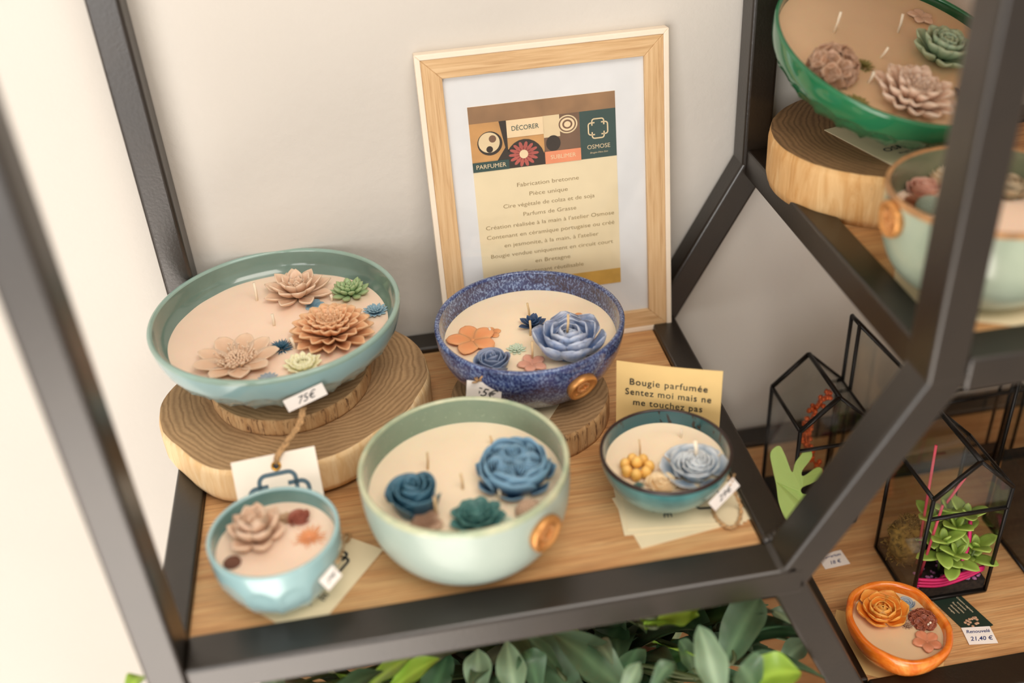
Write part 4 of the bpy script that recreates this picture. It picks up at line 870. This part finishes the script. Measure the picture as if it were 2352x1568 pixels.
# small back terrarium
e1_, c1_ = terrarium('small glass house terrarium at the back left of the lower shelf with an orange sprig', .0915, .1560, .2010, .2680, ZL+.0002, -.0445, -.0130, -.0665)
mesh('soil_layer', *box_vf(-.031, .031, -.032, .032, .004, .012), soil, e1_, False)
og = plain('orange_glitter', (196, 84, 34), .3, metal=.5, var=.35, vs_=900)
sp = MB(); stem = spline([(.128, .222, ZL+.012), (.126, .224, -.120), (.114, .232, -.085), (.118, .236, -.060), (.134, .240, -.035)], 8)
v, f = tube_vf(stem, .0010, 6); sp.add(v, f)
for i, p in enumerate(stem[4:]):
    for k in range(3): v, f = ell_vf(p+V((R.uniform(-1, 1), R.uniform(-1, 1), R.uniform(-1, 1)))*.0035, .0024, .0024, .0024, 7, 5, .3, i+k); sp.add(v, f)
tag(sp.build('glitter_sprig', og), 'orange glitter sprig standing in the small back terrarium', 'decoration')
sp2 = MB(); stem = spline([(.124, .216, ZL+.012), (.127, .214, -.125), (.121, .212, -.105)], 8); v, f = tube_vf(stem, .0024, 7); sp2.add(v, f)
for i, p in enumerate(stem): v, f = ell_vf(p, .0034, .0034, .003, 7, 5, .5, i); sp2.add(v, f)
tag(sp2.build('glitter_sprig', og), 'short thick orange glitter twig behind the lobed leaf', 'decoration')
# lobed green leaf
def lobed(label, c, xa, ya, s, mat):
    pts = [(0, -.5), (.10, -.42), (.14, -.30), (.42, -.28), (.50, -.18), (.38, -.08), (.16, -.06), (.15, .04), (.46, .16), (.50, .30), (.36, .34), (.14, .20), (.10, .28), (.24, .50), (.14, .62), (-.02, .40), (-.06, .24), (-.20, .48), (-.30, .60), (-.40, .48), (-.34, .25), (-.26, .02), (-.20, -.20), (-.10, -.42)]
    n = len(pts); q_ = []
    for i in range(n):
        p_ = [V((*pts[(i+d) % n], 0)) for d in (-1, 0, 1, 2)]
        for k in range(4):
            t = k/4; q_.append(.5*((2*p_[1])+(p_[2]-p_[0])*t+(2*p_[0]-5*p_[1]+4*p_[2]-p_[3])*t*t+(3*p_[1]-p_[0]-3*p_[2]+p_[3])*t**3))
    m_ = len(q_); sp_ = [V((0, -.5+1.0*i/(m_-1), 0)) for i in range(m_)]
    v = []; f = []
    for s_ in (0, 1): v += [V((p.x*s, p.y*s, -(p.x**2)*s*.5+s_*.0006)) for p in q_]
    f = [tuple(range(m_))[::-1], tuple(range(m_, 2*m_))]+[(i, (i+1) % m_, m_+(i+1) % m_, m_+i) for i in range(m_)]
    o = mesh('oak_leaf', v, f, mat, None, False); tag(o, label, 'leaf'); basis(o, c, xa, ya); return o
lobed('pale green lobed artificial leaf in front of the small back terrarium', at(1822, 1122, y=.185), RGT*.95+V((0, .25, 0))-UPV*.25, UPV+RGT*.25, .060, leafmat('pale_lobed_leaf', (164, 196, 104), (180, 208, 122)))
# tall terrarium behind and dark one at the right edge
t2 = empty('glass_terrarium', (.215, .258, ZL+.0002)); tag(t2, 'tall sloping-topped glass terrarium standing behind the diagonal strut', 'terrarium')
o2_ = V((.215, .258, ZL)); tp2 = [(.1589, .0015), (.1589, .0238-ZL), (.2490, -.0800-ZL), (.3380, -.0780-ZL), (.3380, .0015)]
for yy in (.2500, .2660):
    for k in range(5): (xa_, za_), (xb_, zb_) = tp2[k], tp2[(k+1) % 5]; tube('frame_bar', [(xa_-.215, yy-.258, za_), (xb_-.215, yy-.258, zb_)], .0018, M['lead'], t2, 6)
    tube('frame_bar', [(.322-.215, yy-.258, .0015), (.322-.215, yy-.258, -.05-ZL)], .0016, M['lead'], t2, 6)
    v = [(x-.215, yy-.258+d, z) for d in (0, .0008) for x, z in tp2]; mesh('glass_pane', v, [(0, 1, 2, 3, 4), (9, 8, 7, 6, 5)]+[(k, 5+k, 5+(k+1) % 5, (k+1) % 5) for k in range(5)], M['glass'], t2, False)
for x_, z_ in tp2: tube('frame_bar', [(x_-.215, -.008, z_), (x_-.215, .008, z_)], .0018, M['lead'], t2, 6)
mesh('soil_layer', *box_vf(-.054, .120, -.007, .007, .001, .012), soil, t2, False)
T4X0, T4Y0, T4Y1 = .2715, .1050, .1780
e3_, c3_ = terrarium('dark glass terrarium full of soil at the right edge of the lower shelf', T4X0, .3600, T4Y0, T4Y1, ZL+.0002, .0100, .0500, -.0100)
mesh('soil_layer', *box_vf(T4X0-c3_.x+.002, .358-c3_.x, T4Y0-c3_.y+.002, T4Y1-c3_.y-.002, .004, .085), soil, e3_, False)
moss_clump('dark_moss', 'dark green moss mound inside the terrarium at the right edge', (.300, .140, ZL+.0855), .022, plain('dark_moss_green', (50, 54, 24), .95, var=.4, vs_=200), h=1.2)

# price labels and card on the lower shelf
gcard = empty('promo_card', (.1965, .0810, ZL+.0002), (0, 0, radians(-75))); tag(gcard, 'dark green printed card lying in front of the glass terrarium', 'card'); 
sheet('paper_sheet', .046, .025, plain('dark_green_card', (34, 52, 42), .4, var=.02), gcard, .0004)
for i in range(5): text(['Créations végétales', 'terrariums', 'fleurs séchées', 'décoration', 'bougies'][i], .0024, M['card'], gcard, -.004, .008-i*.0036, .0006, name='printed_line')
k_ = empty('y'); D_.objects.remove(k_, do_unlink=True); fl_ = MB()
for i in range(14): v, f = ell_vf((.013+R.uniform(-.004, .006), R.uniform(-.006, .006), .0006), .0014, .0014, .0003, 8, 4); fl_.add(v, f)
fl_.build('printed_flowers', waxmat('printed_flower_tint', (206, 160, 128), (206, 160, 128)), gcard)
def plabel(label, c, ang, wd, ht, rows):
    e = empty('price_label', c, (0, 0, radians(ang))); tag(e, label, 'price label'); sheet('paper_sheet', wd, ht, M['paper'], e, .0004)
    for (s_, y, sz) in rows: text(s_, sz, M['pen'], e, 0, y, .0006, shear=.3, name='handwriting', off=.00005)
plabel('white handwritten price label reading 21,40 beside the dark green card', (.1978, .0540, ZL+.0008), -8, .0235, .0175, [('Renouvelé', .004, .0046), ('21,40 €', -.0035, .0058)])
plabel('small handwritten price label lying behind the diagonal strut on the lower shelf', (.1175, .1600, ZL+.0002), 4, .024, .0175, [('Terrarium', .004, .0044), ('18 €', -.0035, .0056)])

# ------------------------------------------------------------------ fern below
pot = empty('potted_fern', (-.14, .17, -.3950)); tag(pot, 'potted blue star fern with long strap leaves below the main shelf', 'plant')
N = 40; v = []; f = []
for (r_, z_) in ((.075, 0), (.095, .13), (.10, .135), (.094, .135), (.09, .12), (.0, .12)):
    for k in range(N): v.append((r_*cos(2*pi*k/N), r_*sin(2*pi*k/N), z_))
for i in range(5):
    for k in range(N): k2 = (k+1) % N; f.append((i*N+k, i*N+k2, (i+1)*N+k2, (i+1)*N+k))
mesh('plant_pot', v, f, plain('clay_pot', (120, 74, 48), .7), pot)
LG = [leafmat('fern_leaf_deep', (42, 72, 48), (62, 94, 62)), leafmat('fern_leaf_mid', (62, 92, 66), (88, 116, 84)), leafmat('fern_leaf_pale', (96, 124, 96), (124, 148, 116)), leafmat('fern_leaf_young', (118, 158, 44), (146, 180, 66))]
def strap(p0, p1, wd, mat, sag=.02, twist=0, curl=.0, nv=6, nu=14, wave=.12):
    p0 = V(p0)-pot.location; p1 = V(p1)-pot.location; d = p1-p0; L = d.length; side = d.cross(V((0, 0, 1))).normalized(); v = []; at_ = []; f = []; c = nv+1; n = (nu+1)*c
    for s_ in (0, 1):
        for i in range(nu+1):
            u = i/nu; p = p0+d*u+V((0, 0, 1))*(sag*4*u*(1-u)); hw = wd*.5*max(.04, min(1, (.25+u*1.6))*(1-max(0, (u-.5)/.5)**2.2))*(1+.10*sin(u*9+p0.x*60)); tw = twist*u
            sv = (side*cos(tw)+V((0, 0, 1))*sin(tw))
            for j in range(nv+1):
                q_ = -1+2*j/nv; pp = p+sv*q_*hw+V((0, 0, 1))*(q_*q_*hw*(.35+curl*u)+wave*hw*sin(u*14+q_*2)*abs(q_)); v.append(pp-V((0, 0, .0007*s_))); at_.append(.9*(1-abs(q_))**6+.35*abs(q_)**8)
    for i in range(nu):
        for j in range(nv): a = i*c+j; f.append((a, a+1, a+c+1, a+c)); f.append((n+a, n+a+c, n+a+c+1, n+a+1))
    mesh('leaf', v, f, mat, pot, True, at_)
# leaves seen in the photograph: base px, tip px, heights, width, tone
seen = [((1480, 1640, -.10), (1270, 1455, -.055), .036, 1), ((1360, 1660, -.12), (1160, 1420, -.075), .034, 1), ((1190, 1640, -.08), (1163, 1470, -.060), .020, 2), ((1100, 1640, -.09), (1098, 1490, -.062), .020, 2),
        ((1660, 1640, -.06), (1605, 1436, -.030), .022, 2), ((1660, 1530, -.10), (1745, 1370, -.060), .034, 1), ((1470, 1420, -.055), (1612, 1392, -.050), .030, 3), ((1480, 1440, -.058), (1606, 1412, -.052), .026, 3),
        ((1420, 1640, -.05), (1470, 1520, -.035), .012, 2), ((1490, 1600, -.05), (1550, 1522, -.035), .012, 1), ((1240, 1600, -.09), (1205, 1495, -.065), .022, 0), ((1300, 1560, -.10), (1210, 1462, -.058), .016, 1),
        ((880, 1600, -.07), (1010, 1512, -.045), .018, 3), ((720, 1640, -.07), (880, 1540, -.050), .020, 0), ((820, 1600, -.08), (960, 1500, -.05), .018, 3), ((600, 1640, -.06), (660, 1530, -.045), .018, 2), ((300, 1620, -.03), (330, 1552, -.02), .016, 3),
        ((560, 1620, -.06), (520, 1560, -.05), .016, 3), ((1700, 1620, -.08), (1800, 1500, -.07), .030, 0), ((1740, 1600, -.06), (1700, 1528, -.04), .034, 1), ((1700, 1580, -.06), (1840, 1545, -.055), .030, 3),
        ((1850, 1480, -.12), (1770, 1400, -.10), .02, 2), ((1780, 1540, -.12), (1860, 1470, -.10), .02, 2), ((1600, 1560, -.10), (1560, 1470, -.07), .018, 1), ((1370, 1540, -.14), (1430, 1430, -.12), .03, 0), ((980, 1640, -.10), (1030, 1500, -.08), .026, 0)]
fern_stem = plain('fern_stem', (74, 84, 48), .6)
for (b0, b1, bz), (t0, t1, tz), wd_, tone in seen:
    q0 = at(b0, b1, z=bz)-pot.location; tp_ = at(t0, t1, z=tz)-pot.location; e0 = V((R.uniform(-.05, .05), R.uniform(-.05, .05), .122)); tube('stem', spline([e0, (e0+q0)/2+V((0, 0, .03)), q0+(tp_-q0)*.04, q0+(tp_-q0)*.3], 5), .0016, fern_stem, pot, 6)
    strap(at(b0, b1, z=bz), at(t0, t1, z=tz), wd_, LG[tone], R.uniform(.002, .010), R.uniform(-.3, .3))
for i in range(66):
    tx = -.395+.43*((i*.618) % 1); ty_ = R.uniform(-.03, .10); tz = R.uniform(-.125, -.050)-.10*max(0, ty_)
    bx, by_ = tx*.55+pot.location.x*.45+R.uniform(-.05, .05), pot.location.y-.04+R.uniform(-.05, .05)
    strap((bx, by_, -.25), (tx, ty_, tz), R.uniform(.020, .036), LG[R.choice([0, 0, 1, 1, 1, 2, 2, 3] if i % 3 else [0, 1, 0])], R.uniform(.0, .05), R.uniform(-.6, .6), wave=.2)
for i in range(34):
    a = R.uniform(0, 6.28); r_ = R.uniform(.06, .22); bx, by_ = pot.location.x+R.uniform(-.06, .06), pot.location.y-.04+R.uniform(-.05, .05)
    tx = min(.03, max(-.385, pot.location.x+cos(a)*r_*1.25)); ty_ = min(.30, max(-.02, pot.location.y-.03+sin(a)*r_)); tz = R.uniform(-.20, -.085)
    strap((bx, by_, -.27), (tx, ty_, tz), R.uniform(.018, .034), LG[R.choice([0, 0, 0, 1, 1, 2])], R.uniform(.01, .05), R.uniform(-.6, .6))

# ------------------------------------------------------------------ groups of repeats
for base, g in (('candle_bowl', 'candle bowls on the shelves'), ('wood_slice', 'wood slices used as risers'), ('business_card', 'cards tucked under the bowls'), ('glass_terrarium', 'glass terrariums on the lower shelf'), ('shelf_board', 'oak boards of the shelving'), ('stick', 'pink sticks in the front terrarium'), ('price_label', 'price labels lying on the lower shelf'), ('glitter_sprig', 'orange glitter sprigs')):
    for o in D_.objects:
        if o.parent is None and o.name.split('.')[0] == base: o['group'] = g
